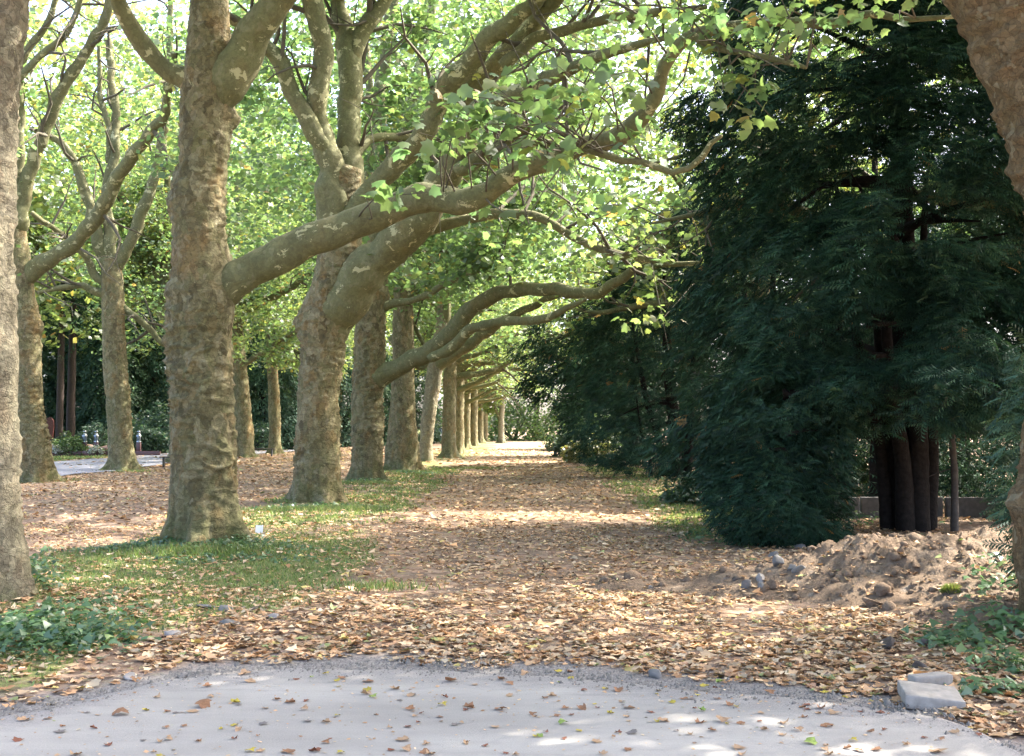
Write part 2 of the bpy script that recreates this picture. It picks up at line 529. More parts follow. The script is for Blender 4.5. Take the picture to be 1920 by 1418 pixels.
# ------------------------------------------------------------------ leaves
T_NEAR = (np.array([(0, .36, .02), (0, 0, 0), (.22, -.06, -.02), (.52, .10, -.10), (.40, .30, -.03), (.47, .64, -.12), (.25, .66, -.03),
                    (0, 1.0, -.13), (-.25, .66, -.03), (-.47, .64, -.12), (-.40, .30, -.03), (-.52, .10, -.10), (-.22, -.06, -.02)]),
          np.array([(0, k, k + 1) for k in range(1, 12)] + [(0, 12, 1)]))
T_MID = (np.array([(0, 0, 0), (.50, .12, -.10), (.20, .45, .0), (.0, 1, -.12), (-.20, .45, .0), (-.50, .12, -.10)]),
         np.array([(0, 1, 2), (0, 2, 4), (2, 3, 4), (0, 4, 5)]))
T_FAR = (np.array([(0, 0, 0), (.46, .45, -.08), (0, 1, -.1), (-.46, .45, -.08)]), np.array([(0, 1, 2), (0, 2, 3)]))


def unit(a):
    return a / np.maximum(np.linalg.norm(a, axis=1), 1e-9)[:, None]


def place(P, fwd, up, size, tpl):
    """copies of a leaf template at P, pointing along fwd with normal near up"""
    tv, tf = tpl
    fwd = unit(fwd)
    side = unit(np.cross(fwd, up))
    nor = np.cross(side, fwd)
    V = P[:, None, :] + size[:, None, None] * (side[:, None, :] * tv[None, :, 0:1] + fwd[:, None, :] * tv[None, :, 1:2] + nor[:, None, :] * tv[None, :, 2:3])
    Fc = tf[None] + (np.arange(len(P)) * len(tv))[:, None, None]
    return V.reshape(-1, 3), Fc.reshape(-1, tf.shape[1])


def palette(n, rng, stops, jit=0.18):
    """random colours from weighted stops [(weight, rgb)]"""
    w = np.array([s[0] for s in stops], float); w /= w.sum()
    k = rng.choice(len(stops), n, p=w)
    c = np.array([s[1] for s in stops])[k]
    return c * np.exp(rng.normal(0, jit, (n, 1)))


GREENS = [(6, (0.074, 0.124, 0.044)), (4, (0.090, 0.138, 0.045)), (2, (0.060, 0.112, 0.048)), (0.5, (0.125, 0.140, 0.034)), (0.06, (0.17, 0.12, 0.040))]
GREENS_Y = [(5, (0.086, 0.130, 0.042)), (3, (0.110, 0.142, 0.042)), (0.5, (0.16, 0.145, 0.035)), (0.15, (0.18, 0.12, 0.04))]


def leaves_at(anch, per, spread, size, tpl, rng, pal=GREENS, flat=0.55, upb=1.0):
    A = np.repeat(anch, per, 0)
    n = len(A)
    P = A + rng.normal(0, 1, (n, 3)) * spread * np.array([1, 1, flat])
    up = unit(np.array([0, 0, upb]) + rng.normal(0, 0.55, (n, 3)))
    az = rng.uniform(0, 2 * np.pi, n)
    fwd = np.stack([np.cos(az), np.sin(az), rng.uniform(-0.9, 0.1, n)], -1)
    s = size * rng.uniform(0.65, 1.25, n)
    V, Fc = place(P, fwd, up, s, tpl)
    col = np.repeat(palette(n, rng, pal), len(tpl[1]), 0)
    return V, Fc, col


class Bag:
    """collects many pieces that end as one mesh"""
    def __init__(self): self.V = []; self.F = []; self.C = []; self.n = 0
    def add(self, V, F, C=None):
        self.V.append(V); self.F.append(np.asarray(F) + self.n); self.n += len(V)
        if C is not None: self.C.append(C)
    def build(self, name, mat, parent=None, smooth=False, off=None):
        if not self.V: return None
        V = np.vstack(self.V)
        if off is not None: V = V - np.array(off)
        ks = {}
        if len({f.shape[1] for f in self.F}) == 1:
            Fc = np.vstack(self.F); C = np.vstack(self.C) if self.C else None
        else:
            Fc = self.F; C = None
        return mesh_np(name, V, Fc, mat, parent, C, smooth)


# ------------------------------------------------------------------ tubes: limbs and branches
def resample(P, R, step):
    """Catmull-Rom through P, radii R, about one point per step"""
    P = np.asarray(P, float); R = np.asarray(R, float)
    Q = np.vstack([2 * P[0] - P[1], P, 2 * P[-1] - P[-2]])
    outP, outR = [], []
    for k in range(len(P) - 1):
        p0, p1, p2, p3 = Q[k], Q[k + 1], Q[k + 2], Q[k + 3]
        n = max(1, int(np.linalg.norm(p2 - p1) / step))
        t = (np.arange(n) / n)[:, None]
        outP.append(0.5 * (2 * p1 + (p2 - p0) * t + (2 * p0 - 5 * p1 + 4 * p2 - p3) * t * t + (3 * p1 - p0 - 3 * p2 + p3) * t ** 3))
        outR.append(R[k] + (R[k + 1] - R[k]) * t[:, 0])
    return np.vstack(outP + [P[-1:]]), np.concatenate(outR + [R[-1:]])


def tube(P, R, nseg, step, amp=0.0, seed=0.0, frq=2.2, jit=0.0):
    P = np.asarray(P, float); R = np.asarray(R, float)
    if jit:                                     # root the limb inside what it grows from
        t0 = P[0] - P[1]; t0 = t0 / np.linalg.norm(t0)
        P = np.vstack([P[0] + t0 * R[0] * 1.1, P]); R = np.concatenate([[R[0] * .7], R])
    P, R = resample(P, R, step)
    if amp and jit:
        s_ = float(seed) * 3.7
        fq = 1.5 if R.max() > .05 else 2.5
        J = np.stack([pn(P * fq + s_), pn(P * fq + s_ + 40), pn(P * fq + s_ + 80)], -1)
        L_ = np.concatenate([[0], np.cumsum(np.linalg.norm(np.diff(P, axis=0), axis=1))])
        P = P + J * (np.minimum(R, .16) * jit * np.clip(L_ / .9, 0, 1))[:, None]
        R = R * (1 + .16 * pn(P * 1.9 + s_ + 20) + .10 * np.clip(pn(P * 4.3 + s_), 0, 1))
    n = len(P)
    T = np.gradient(P, axis=0); T = unit(T)
    u = np.cross(T[0], (0.3, 0.9, 0.2)); u /= np.linalg.norm(u)
    U = []
    for k in range(n):
        u = u - T[k] * np.dot(u, T[k]); u = u / np.linalg.norm(u)
        U.append(u)
    U = np.array(U); Wv = np.cross(T, U)
    th = np.linspace(0, 2 * np.pi, nseg, endpoint=False)
    D = U[:, None] * np.cos(th)[None, :, None] + Wv[:, None] * np.sin(th)[None, :, None]
    rr = np.repeat(R[:, None], nseg, 1)
    if amp:
        q = (P[:, None] + D * R[:, None, None]).reshape(-1, 3)
        nz = pn(q * frq + seed) * amp + pn(q * frq * 3.2 + seed + 9) * amp * 0.45
        rr = rr * (1 + nz.reshape(n, nseg))
    V = (P[:, None] + D * rr[:, :, None]).reshape(-1, 3)
    V = np.vstack([V, P[-1] + T[-1] * R[-1] * 0.8])
    a = np.arange(n - 1)[:, None] * nseg; b = np.arange(nseg)[None]; b2 = (b + 1) % nseg
    Fq = np.stack([a + b, a + b2, a + nseg + b2, a + nseg + b], -1).reshape(-1, 4)
    tip = len(V) - 1; l = (n - 1) * nseg
    Ft = np.array([(l + k, l + (k + 1) % nseg, tip, tip) for k in range(nseg)])
    return V, Fq, Ft[:, :3], P, R


def limb_obj(parent, P, R, off, nseg=12, step=0.12, amp=0.10, seed=0.0, mat=None, name="limb"):
    V, Fq, Ft, PP, RR = tube(P, R, nseg, step, amp, seed, 2.2, .55)
    mesh_np(name, V - np.array(off), [Fq, Ft], mat or M_LIMB, parent, None, True)
    return PP, RR


def px_limb(pts, d0, d1, p0=None):
    """limb drawn as photo points (x, y, radius in px), its depth running from d0 to d1"""
    L = [0.0]
    for a, b in zip(pts, pts[1:]):
        L.append(L[-1] + math.hypot(b[0] - a[0], b[1] - a[1]))
    P, R = [], []
    for (x, y, r), l in zip(pts, L):
        t = l / L[-1]
        d = d0 + (d1 - d0) * t ** 1.5
        P.append(at(x, y, d)); R.append(r * d / F)
    return np.array(P), np.array(R)


def trunk_obj(parent, prof, off, seed, nseg=48, dz=0.05, wr=1.0, mat=None, burls=(), roots=5, flare=1.0, rim=None):
    """prof: rows (z, cx, cy, r) in world space; wrinkled, lumpy, with root flare and burls (angle, z, height, size)"""
    prof = np.array(sorted(prof))
    z = np.arange(-0.12, prof[-1, 0] + dz, dz)
    k = np.ones(7) / 7
    def itp(c):
        y = np.interp(z, prof[:, 0], prof[:, c]); yp = np.pad(y, 3, mode='edge')
        return np.convolve(yp, k, 'valid')
    cx, cy, r = itp(1), itp(2), itp(3)
    th = np.linspace(0, 2 * np.pi, nseg, endpoint=False)
    TH, Z = np.meshgrid(th, z)
    Rr = np.repeat(r[:, None], nseg, 1)
    cs, sn = np.cos(TH), np.sin(TH)
    p = np.stack([cs * 0.42, sn * 0.42, Z], -1).reshape(-1, 3) + np.array([seed * 3.1, seed * 1.7, seed])
    lump = pn(p * np.array([1.5, 1.5, 1.1])) * 0.045 + pn(p * np.array([3.5, 3.5, 3.0]) + 5) * 0.022
    w1 = pn(p * np.array([3.0, 3.0, 7.0]) + 31 + .5 * lump[:, None] * 8)
    mask = np.clip(pn(p * np.array([1.2, 1.2, .7]) + 71) + 0.62, 0, 1) * np.clip(1.35 - (p[:, 2] - seed) / 6.5, 0.15, 1) * (.25 + .75 * sstep(.35, 1.3, p[:, 2] - seed))
    wrk = ((1 - np.abs(w1)) ** 7 - 0.22) * 0.075 * mask * wr
    w2 = pn(p * np.array([5, 5, 15]) + 13)
    wrk = wrk + ((1 - np.abs(w2)) ** 3 - 0.4) * 0.030 * mask * wr
    fine = pn(p * 12 + 3) * 0.010 + pn(p * 24 + 8) * .004
    rr = Rr + (lump + wrk + fine).reshape(Rr.shape) * (Rr / 0.42)
    rng = np.random.RandomState(int(seed * 100) % 9999)
    B = 0.0
    for q in range(roots):
        t0 = 2 * np.pi * (q + rng.uniform(-.3, .3)) / roots
        dth = (TH - t0 + np.pi) % (2 * np.pi) - np.pi
        B = B + np.exp(-(dth / 0.22) ** 2) * rng.uniform(0.5, 1.3)
    hf = np.clip(1 - Z / 1.15, 0, 1.15)
    rr = rr + Rr * flare * (0.14 * hf ** 1.6 + hf ** 2.6 * (0.06 + 0.22 * B) + hf ** 6 * .85 * B)
    rid = pn(np.stack([cs * 4.2, sn * 4.2, Z * .7], -1).reshape(-1, 3) + seed).reshape(Rr.shape)
    rr = rr + (Rr / .42) * flare * np.clip(hf, 0, 1) ** 1.2 * (.05 * rid - .02 * np.abs(rid))
    for (ba, bz, bh, bs) in burls:
        dth = (TH - ba + np.pi) % (2 * np.pi) - np.pi
        rr = rr + bh * np.exp(-((dth * r[:, None] / bs) ** 2 + ((Z - bz) / (bs * 1.05)) ** 2))
    V = np.stack([cx[:, None] + cs * rr, cy[:, None] + sn * rr, Z], -1).reshape(-1, 3)
    n = len(z)
    V = np.vstack([V, [[cx[-1], cy[-1], z[-1] + r[-1] * 0.5]]])
    a = np.arange(n - 1)[:, None] * nseg; b = np.arange(nseg)[None]; b2 = (b + 1) % nseg
    Fq = np.stack([a + b, a + b2, a + nseg + b2, a + nseg + b], -1).reshape(-1, 4)
    l = (n - 1) * nseg
    Ft = np.array([(l + k, l + (k + 1) % nseg, len(V) - 1) for k in range(nseg)])
    return mesh_np("trunk", V - np.array(off), [Fq, Ft], mat or M_BARK, parent, None, True)


def px_trunk(rows, d, lean=0.0):
    """rows: (y, left edge, right edge) in the photo at depth d"""
    out = []
    for (y, xl, xr) in rows:
        c = at((xl + xr) / 2, y, d)
        out.append((c.z, c.x, d, (xr - xl) / 2 * d / F))
    return out


def grow(P, R, rng, n, lens, t0=0.3, up=0.25, rad=0.042, spreadf=1.0):
    """side branches of a limb: list of (points, radii)"""
    out = []
    N = len(P)
    T = unit(np.gradient(P, axis=0))
    for k in range(n):
        i = int((t0 + (1 - t0) * rng.uniform()) * (N - 1))
        d = T[i] * rng.uniform(0.3, 1.0) + rng.normal(0, 0.75 * spreadf, 3) + np.array([0, 0, up])
        d /= np.linalg.norm(d)
        L = rng.uniform(*lens)
        pts = [P[i]]
        for s in range(4):
            d = d + rng.normal(0, 0.28, 3) + np.array([0, 0, 0.06 if s < 2 else -0.12])
            d /= np.linalg.norm(d)
            pts.append(pts[-1] + d * L / 4)
        r0 = min(R[i] * 0.55, rad * (0.6 + L / 2.5))
        out.append((np.array(pts), np.array([r0, r0 * .8, r0 * .6, r0 * .4, r0 * .18])))
    return out


def branches_obj(parent, brs, off, nseg=5, step=0.35, mat=None, name="branches"):
    b = Bag()
    for (P, R) in brs:
        V, Fq, Ft, _, _ = tube(P, R, nseg, step)
        b.add(V, Fq)
    if b.V:
        o = b.build(name, mat or M_TWIG, parent, True, off)
        tag(o, kind="stuff")
        return o


def visible(P, pad=0.0):
    """inside the photo's view (with pad in px)?"""
    Q = (P - np.array(EYE)) @ np.array(RCAM)
    x = 960 + F * Q[:, 0] / -Q[:, 2]; y = 709 - F * Q[:, 1] / -Q[:, 2]
    return (Q[:, 2] < 0) & (x > -pad) & (x < 1920 + pad) & (y > -pad) & (y < 1418 + pad), x, y


def crown_points(c, rad, n, rng, zmin=4.5, shell=0.45, gap=-0.28):
    """clump centres in a lumpy ellipsoid"""
    u = unit(rng.normal(0, 1, (n * 3, 3)))
    q = rng.uniform(shell ** 2, 1, n * 3) ** 0.5
    lump = 1 + 0.28 * pn(u * 2.2 + c[0] + c[1])
    P = np.array(c) + u * (q * lump)[:, None] * np.array(rad)
    keep = (P[:, 2] > zmin + 0.9 * pn(P * 0.45 + 3)) & (pn(P * 0.55 + 7) > gap)
    P = P[keep]
    return P[:n]


def proc_limbs(top, n, L, rng, el=(25, 65), az0=0.0, r0=0.13, wob=0.25):
    out = []
    for k in range(n):
        az = az0 + 2 * np.pi * (k + rng.uniform(-.25, .25)) / n
        e = math.radians(rng.uniform(*el))
        d = np.array([math.cos(e) * math.cos(az), math.cos(e) * math.sin(az), math.sin(e)])
        p = np.array(top) - np.array([0, 0, rng.uniform(0, 1.4)])
        pts = [p]; ll = L * rng.uniform(.8, 1.15)
        for s in range(7):
            d = d + rng.normal(0, wob, 3) * np.array([1, 1, .8]) + np.array([0, 0, 0.05])
            d /= np.linalg.norm(d)
            pts.append(pts[-1] + d * ll / 7)
        r = r0 * rng.uniform(.75, 1.2)
        out.append((np.array(pts), r * np.array([1.25, 1, .85, .72, .6, .45, .3, .15])))
    return out


# ------------------------------------------------------------------ plane trees seen close enough to be portraits
ROWG = "plane trees in the row beside the leafy path"
ROW2G = "plane trees in the second row on the left"


def crown_obj(root, off, anch, per, spread, size, tpl, rng, pal=GREENS, extra=None, name="crown"):
    V, Fc, C = leaves_at(anch, per, spread, size, tpl, rng, pal)
    if extra:
        n = len(V)
        Vs, Fs, Cs = [V], [Fc], [C]
        for (v, f, c) in extra:
            Vs.append(v); Fs.append(f + n); Cs.append(c); n += len(v)
        V, Fc, C = np.vstack(Vs), np.vstack(Fs), np.vstack(Cs)
    o = mesh_np(name, V - np.array(off), Fc, M_PLANE, root, C)
    tag(o, kind="stuff")
    return o


def tips(brs, rng, k=4, lo=0.35):
    A = []
    for (P, R) in brs:
        for q in range(k):
            t = rng.uniform(lo, 1) * (len(P) - 1)
            i = min(int(t), len(P) - 2)
            A.append(P[i] + (P[i + 1] - P[i]) * (t - i))
    return np.array(A)


def plane_tree(label, d, rows, limbs, seed, crown_c=None, crown_r=(5.2, 5.2, 4.6), n_clump=420, zmin=5.0, per=26, tpl=T_MID, size=0.17,
               burls=(), sprays=(), n_branch=6, mat=None, keep=None, group=ROWG, extra_limbs=6, nseg=48, dz=0.05, wr=1.0, roots=5, pal=GREENS, flare=1.0, lens=(1.2, 3.0)):
    rng = np.random.RandomState(seed)
    prof = px_trunk(rows, d)
    base = (prof[0][1], d, 0.0)
    root = thing("plane_tree", label, "tree", base, 0, group)
    prof = [(-0.2, prof[0][1], d, prof[0][3])] + [p for p in prof]
    trunk_obj(root, prof, base, seed * 0.37, nseg, dz, wr, mat, burls, roots, flare)
    strict = keep in (above_view, tunnel, t3_keep)      # elsewhere bare twigs may cross in front
    allb = []
    for (pts, d0, d1) in limbs:
        P, R = px_limb(pts, d0, d1)
        PP, RR = limb_obj(root, P, R, base, 20 if R.max() > .1 else 8, 0.07 if R.max() > .1 else .12, 0.16, seed * 1.3 + len(allb))
        g = grow(PP, RR, rng, n_branch, lens)
        if strict:
            g = [b for b in g if keep(b[0]).all()]
        allb += g
    top = np.array([prof[-1][1], d, prof[-1][0]])
    for (P, R) in proc_limbs(top, extra_limbs, 5.0, rng, (30, 75), rng.uniform(0, 6), prof[-1][3] * 0.55):
        PP, RR = resample(P, R, 0.2)
        if keep is not None and not keep(PP[len(PP) // 5:]).all():
            continue
        PP, RR = limb_obj(root, P, R, base, 8, 0.2, 0.1, seed)
        g = grow(PP, RR, rng, 7, (1.0, 2.4))
        if keep is not None: g = [b for b in g if keep(b[0]).all()]
        allb += g
    fine = []
    for (P, R) in list(allb):
        g = grow(P, R, rng, 3, (0.5, 1.3), 0.3, 0.1, 0.02)
        if strict: g = [b for b in g if keep(b[0]).all()]
        fine += g
    hang = []
    if sprays and limbs:
        LP = np.vstack([resample(*px_limb(*l), 0.15)[0] for l in limbs])
        for (px, py, rp, n, dd, sz, pl) in sprays:
            c = np.array(at(px, py, dd)); sr = rp * dd / F * .55
            for q in range(max(2, n // 9)):
                e = c + rng.normal(0, 1, 3) * np.array([sr, sr, sr * .5])
                a = LP[np.argmin(np.linalg.norm(LP - e + rng.normal(0, .35, LP.shape), axis=1))]
                if np.linalg.norm(a - e) > 2.2: continue
                m = (a + e) / 2 + rng.normal(0, .08, 3) + np.array([0, 0, .1])
                hang.append((np.array([a, m, e, e + (e - m) * .35]), np.array([.014, .010, .006, .003])))
    branches_obj(root, allb + fine + hang, base)
    anch = [tips(allb, rng, 4), tips(fine, rng, 2)] if allb else []
    anch = [a for a in anch if len(a)]
    if crown_c is not None:
        cp = crown_points(crown_c, crown_r, n_clump, rng, zmin, gap=-9 if d < 10 else -.28)  # nearest crown kept without holes so that it shades the asphalt
        if keep is not None: cp = cp[keep(cp)]
        anch.append(cp)
    anch = np.vstack(anch)
    if keep is not None: anch = anch[keep(anch)]
    extra = []
    for (px, py, rp, n, dd, sz, pl) in sprays:
        c = np.array(at(px, py, dd)); s = rp * dd / F * 0.55
        A = c + rng.normal(0, 1, (n, 3)) * np.array([s, s * 1.1, s * 0.55])
        extra.append(leaves_at(A, 1, 0.02, sz, T_NEAR, rng, pl))
    if tpl is T_NEAR or not extra:
        crown_obj(root, base, anch, per, 0.30, size, tpl, rng, pal, extra)
    else:
        crown_obj(root, base, anch, per, 0.30, size, tpl, rng, pal)
        n = 0; Vs = []; Fs = []; Cs = []
        for (v, f, c) in extra:
            Vs.append(v); Fs.append(f + n); Cs.append(c); n += len(v)
        o = mesh_np("foliage", np.vstack(Vs) - np.array(base), np.vstack(Fs), M_PLANE, root, np.vstack(Cs))
        tag(o, kind="stuff")
    return root


def above_view(P):
    """keeps near crowns from hanging in front of the lens: only above the field of view"""
    return P[:, 2] > 1.9 + 0.372 * np.maximum(P[:, 1], 0) + 0.25


def behind24(P):
    return (P[:, 1] > 25.2) | (P[:, 2] > 2.0 + 0.372 * P[:, 1])




def only_behind(dy, pxmax=None):
    def f(P):
        ok = (P[:, 1] > dy) | above_view(P)
        if pxmax is not None:
            vis, x, y = visible(P)
            ok = above_view(P) | (x < pxmax)
        return ok
    return f


def tunnel(P):
    """keeps the space over the path free, as low leaves stop above the arching limbs"""
    vis, x, y = visible(P)
    return ~((x > 845) & (y > 545 + 25 * pn(P * .6)) & (x < 1330)) & ~((x < 846) & (x > 640) & (y > 660))


def t3_keep(P):
    return tunnel(P) & ((P[:, 1] > 34.3) | above_view(P) | (P[:, 0] > -2.2))


GP, GY = GREENS, GREENS_Y
d0 = 10.3
plane_tree("nearest grey plane trunk cut by the left edge, green undergrowth at its foot", d0,
           [(1150, -125, 48), (1040, -120, 45), (993, -122, 36), (900, -125, 32), (747, -130, 25), (641, -128, 28), (500, -135, 17),
            (353, -130, 23), (176, -125, 27), (70, -118, 38), (0, -110, 47), (-120, -100, 50), (-300, -100, 45)], [], 11,
           crown_c=(-5.0, 9.5, 10.0), crown_r=(4.5, 4.2, 3.6), n_clump=200, zmin=6, keep=above_view, tpl=T_FAR, size=0.2, per=16, nseg=72, dz=0.03, flare=0.35,
           burls=[(-0.35, 2.2, .05, .22)], wr=0.7, mat=M_BARKG)

d1 = 15.6
LIMB_A = [(392, 575, 20), (420, 548, 33), (448, 522, 36), (482, 498, 33), (540, 470, 30), (620, 439, 28), (700, 409, 28), (750, 386, 27), (800, 374, 25), (860, 376, 24),
          (910, 371, 23), (945, 348, 22), (1000, 311, 20), (1060, 286, 18), (1110, 273, 18), (1160, 258, 21), (1192, 224, 18), (1225, 180, 17),
          (1240, 130, 14), (1272, 87, 13), (1312, 62, 10), (1400, 44, 8), (1480, 40, 8), (1560, 44, 9), (1640, 26, 8), (1690, 34, 6), (1745, 33, 5), (1815, 29, 3)]
plane_tree("big mottled plane tree with a long S-shaped limb crossing the picture, ivy round its foot", d1,
           [(1030, 318, 438), (980, 320, 440), (930, 319, 441), (850, 323, 439), (750, 322, 435), (640, 319, 431), (560, 318, 436), (500, 321, 431),
            (450, 326, 424), (380, 326, 424), (340, 329, 425), (300, 340, 425), (240, 338, 431), (150, 345, 440), (100, 352, 436), (0, 358, 426), (-150, 362, 420), (-320, 372, 410)],
           [(LIMB_A, d1, 12.2),
            ([(392, 190, 16), (370, 163, 22), (342, 143, 20), (310, 130, 18), (277, 102, 18), (247, 60, 17), (225, 15, 15), (205, -50, 13), (170, -140, 10)], d1, 14.6),
            ([(392, 225, 22), (415, 165, 38), (446, 110, 38), (478, 58, 34), (520, 8, 29), (570, -50, 26), (640, -150, 20)], d1, 14.9),
            ([(1300, 68, 8), (1340, 89, 7), (1390, 100, 6), (1440, 109, 6), (1475, 117, 5), (1512, 127, 3)], 12.9, 12.4),
            ([(1100, 280, 8), (1135, 291, 7), (1165, 301, 6), (1205, 302, 6), (1235, 314, 6), (1260, 324, 6), (1292, 316, 6), (1318, 294, 6), (1332, 270, 5), (1352, 255, 3)], 13.8, 13.4)],
           23, crown_c=(-4.2, 14.5, 12.0), crown_r=(5.0, 5.0, 3.2), n_clump=230, zmin=7, keep=above_view, tpl=T_FAR, size=0.2, per=16,
           burls=[(0.15, 5.75, .13, .10), (2.9, 4.62, .12, .16), (-1.2, 4.55, .05, .25), (-0.9, 3.15, .05, .35)], nseg=96, dz=0.025,
           sprays=[(870, 195, 90, 60, 13.4, .155, GP), (960, 185, 80, 40, 13.2, .155, GP), (885, 250, 60, 30, 13.6, .155, GP), (1000, 235, 80, 36, 13.2, .155, GP),
                   (1075, 175, 80, 34, 13, .15, GP), (1130, 140, 80, 34, 13, .15, GP), (735, 370, 50, 16, 14.2, .18, GP), (800, 270, 60, 14, 14.2, .18, GP),
                   (1060, 290, 60, 14, 13.4, .17, GP), (1000, 300, 60, 14, 13.6, .17, GP), (1190, 235, 60, 14, 13.2, .17, GP), (970, 400, 40, 5, 13.6, .20, GY),
                   (1290, 50, 90, 34, 12.8, .135, GP), (1370, 40, 90, 40, 12.6, .135, GP), (1470, 35, 90, 40, 12.4, .135, GP), (1560, 35, 80, 30, 12.3, .135, GP), (1660, 20, 70, 16, 12.2, .135, GP),
                   (1370, 120, 80, 40, 12.5, .135, GP), (1420, 160, 60, 22, 12.5, .135, GP), (1390, 210, 60, 14, 12.5, .16, GY), (1250, 0, 90, 40, 12.8, .135, GP), (1120, 40, 90, 20, 13, .135, GP)])

d2 = 24.2
plane_tree("stout plane tree with a swollen fork and pruned knot, right of the big mottled one", d2,
           [(944, 556, 634), (900, 554, 636), (850, 555, 636), (750, 558, 637), (650, 564, 645), (600, 562, 652), (560, 575, 662), (520, 588, 672), (480, 595, 680),
            (430, 603, 676), (380, 603, 676), (350, 608, 682), (320, 615, 680)],
           [([(615, 620, 38), (642, 568, 48), (672, 522, 43), (702, 492, 38), (740, 458, 35), (790, 408, 33), (822, 352, 28), (859, 288, 24), (897, 211, 19), (940, 193, 16), (1011, 155, 14), (1096, 117, 11), (1181, 89, 8), (1265, 68, 4)], d2, 19.5),
            ([(630, 420, 33), (622, 370, 30), (622, 320, 25), (607, 265, 22), (598, 190, 19), (604, 105, 19), (594, 40, 20), (588, -40, 20), (575, -160, 16)], d2 - .1, d2 - 1.2),
            ([(605, 270, 18), (585, 235, 18), (565, 205, 17), (545, 160, 17), (522, 110, 15), (490, 80, 13), (450, 50, 11), (400, 20, 9)], d2 - .4, d2 - 1.2),
            ([(648, 400, 32), (653, 330, 26), (655, 250, 23), (656, 160, 22), (655, 80, 21), (640, 20, 16), (630, -60, 14)], d2 + .1, d2 + .6),
            ([(657, 120, 16), (680, 65, 16), (705, 25, 15), (735, -30, 13), (760, -90, 10)], d2 + .3, d2 + .2),
            ([(658, 330, 10), (668, 300, 9), (680, 275, 9), (697, 259, 8), (735, 256, 8), (770, 259, 7)], d2 + .1, d2 + .9),
            ([(655, 410, 24), (690, 365, 20), (722, 328, 20), (762, 285, 20), (805, 230, 21), (850, 155, 22), (905, 90, 20), (955, 42, 17), (1010, -10, 15), (1080, -80, 12)], d2 - .2, 21.0),
            ([(868, 190, 17), (905, 145, 20), (945, 102, 19), (990, 50, 17), (1035, 0, 15), (1080, -60, 12)], d2 - .8, 21.5),
            ([(950, 115, 12), (1000, 76, 11), (1060, 55, 10), (1140, 36, 9), (1240, 22, 8), (1325, 12, 4)], 22.6, 20.5),
            ([(868, 315, 15), (900, 300, 12), (935, 278, 10), (970, 248, 8), (1000, 235, 5)], 22.6, 22.0),
            ([(885, 300, 10), (927, 276, 8), (1000, 271, 7), (1072, 268, 4)], 22.5, 22.2),
            ([(745, 455, 14), (790, 435, 11), (860, 415, 10), (940, 400, 9), (1000, 405, 9), (1060, 436, 8), (1115, 462, 8), (1180, 480, 7), (1250, 493, 6), (1332, 496, 4)], d2 - .4, 22.3)],
           37, crown_c=(-3.4, 28.5, 10), crown_r=(6.0, 4.0, 5.0), n_clump=480, zmin=5.0, keep=behind24, tpl=T_FAR, size=0.18, per=26,
           burls=[(0.0, 4.15, .20, .20), (-0.25, 4.0, .10, .35), (-1.75, 4.4, .07, .13), (3.0, 3.7, .10, .25)], nseg=80, dz=0.03, n_branch=7, roots=6, flare=0.9,
           sprays=[(820, 160, 90, 30, 23, .17, GP), (900, 330, 90, 30, 22.5, .17, GP), (1000, 250, 110, 50, 22, .17, GP), (1080, 350, 110, 60, 22, .17, GP), (1150, 440, 110, 70, 22, .16, GY),
                   (1250, 480, 80, 44, 22, .16, GY), (1230, 590, 70, 40, 21, .16, GY), (1215, 420, 70, 36, 22, .16, GY), (1290, 375, 40, 18, 22, .16, GY), (930, 430, 80, 20, 22.5, .16, GP), (760, 500, 60, 22, 24.6, .16, GY)])

d3 = 33.5
plane_tree("plane tree whose low limb reaches from chest height over the leafy path to the yews", d3,
           [(904, 664, 714), (860, 661, 717), (780, 661, 719), (700, 662, 720), (640, 666, 722), (580, 671, 724), (500, 685, 730), (400, 692, 726), (330, 697, 724)],
           [([(688, 730, 20), (704, 711, 26), (728, 697, 20), (760, 684, 17), (800, 664, 17), (840, 627, 17), (870, 590, 16), (905, 561, 14), (955, 545, 13), (1000, 541, 12), (1060, 546, 12), (1100, 551, 11), (1140, 541, 10),
              (1172, 519, 10), (1202, 490, 9), (1240, 470, 7), (1290, 436, 4)], d3, 27.0),
            ([(815, 668, 11), (850, 650, 11), (885, 620, 10), (925, 605, 9), (975, 601, 9), (1020, 597, 8), (1060, 580, 6), (1100, 560, 3)], 31.5, 28.5),
            ([(712, 360, 14), (713, 270, 13), (716, 180, 12), (722, 90, 11), (738, -10, 9), (750, -90, 7)], d3, d3),
            ([(718, 380, 13), (738, 320, 12), (757, 255, 12), (776, 165, 11), (790, 110, 9), (803, 50, 8), (815, -20, 7)], d3 - .2, d3 - 1),
            ([(776, 140, 5), (750, 115, 5), (730, 85, 5), (712, 50, 4)], d3 - .6, d3 - .4),
            ([(705, 420, 10), (690, 330, 9), (700, 250, 8), (690, 150, 8), (685, 90, 7)], d3 + .2, d3 + .6),
            ([(722, 575, 10), (740, 568, 8), (770, 565, 7), (800, 553, 7), (840, 530, 6), (900, 505, 5), (960, 490, 3)], d3, 30.5)],
           41, crown_c=(-3.2, 36, 11), crown_r=(6.5, 5.0, 6.5), n_clump=900, zmin=5.0, keep=t3_keep, tpl=T_FAR, size=0.18, per=26, nseg=56, dz=0.04, flare=0.9, burls=[(0.4, 5.3, .10, .2)])

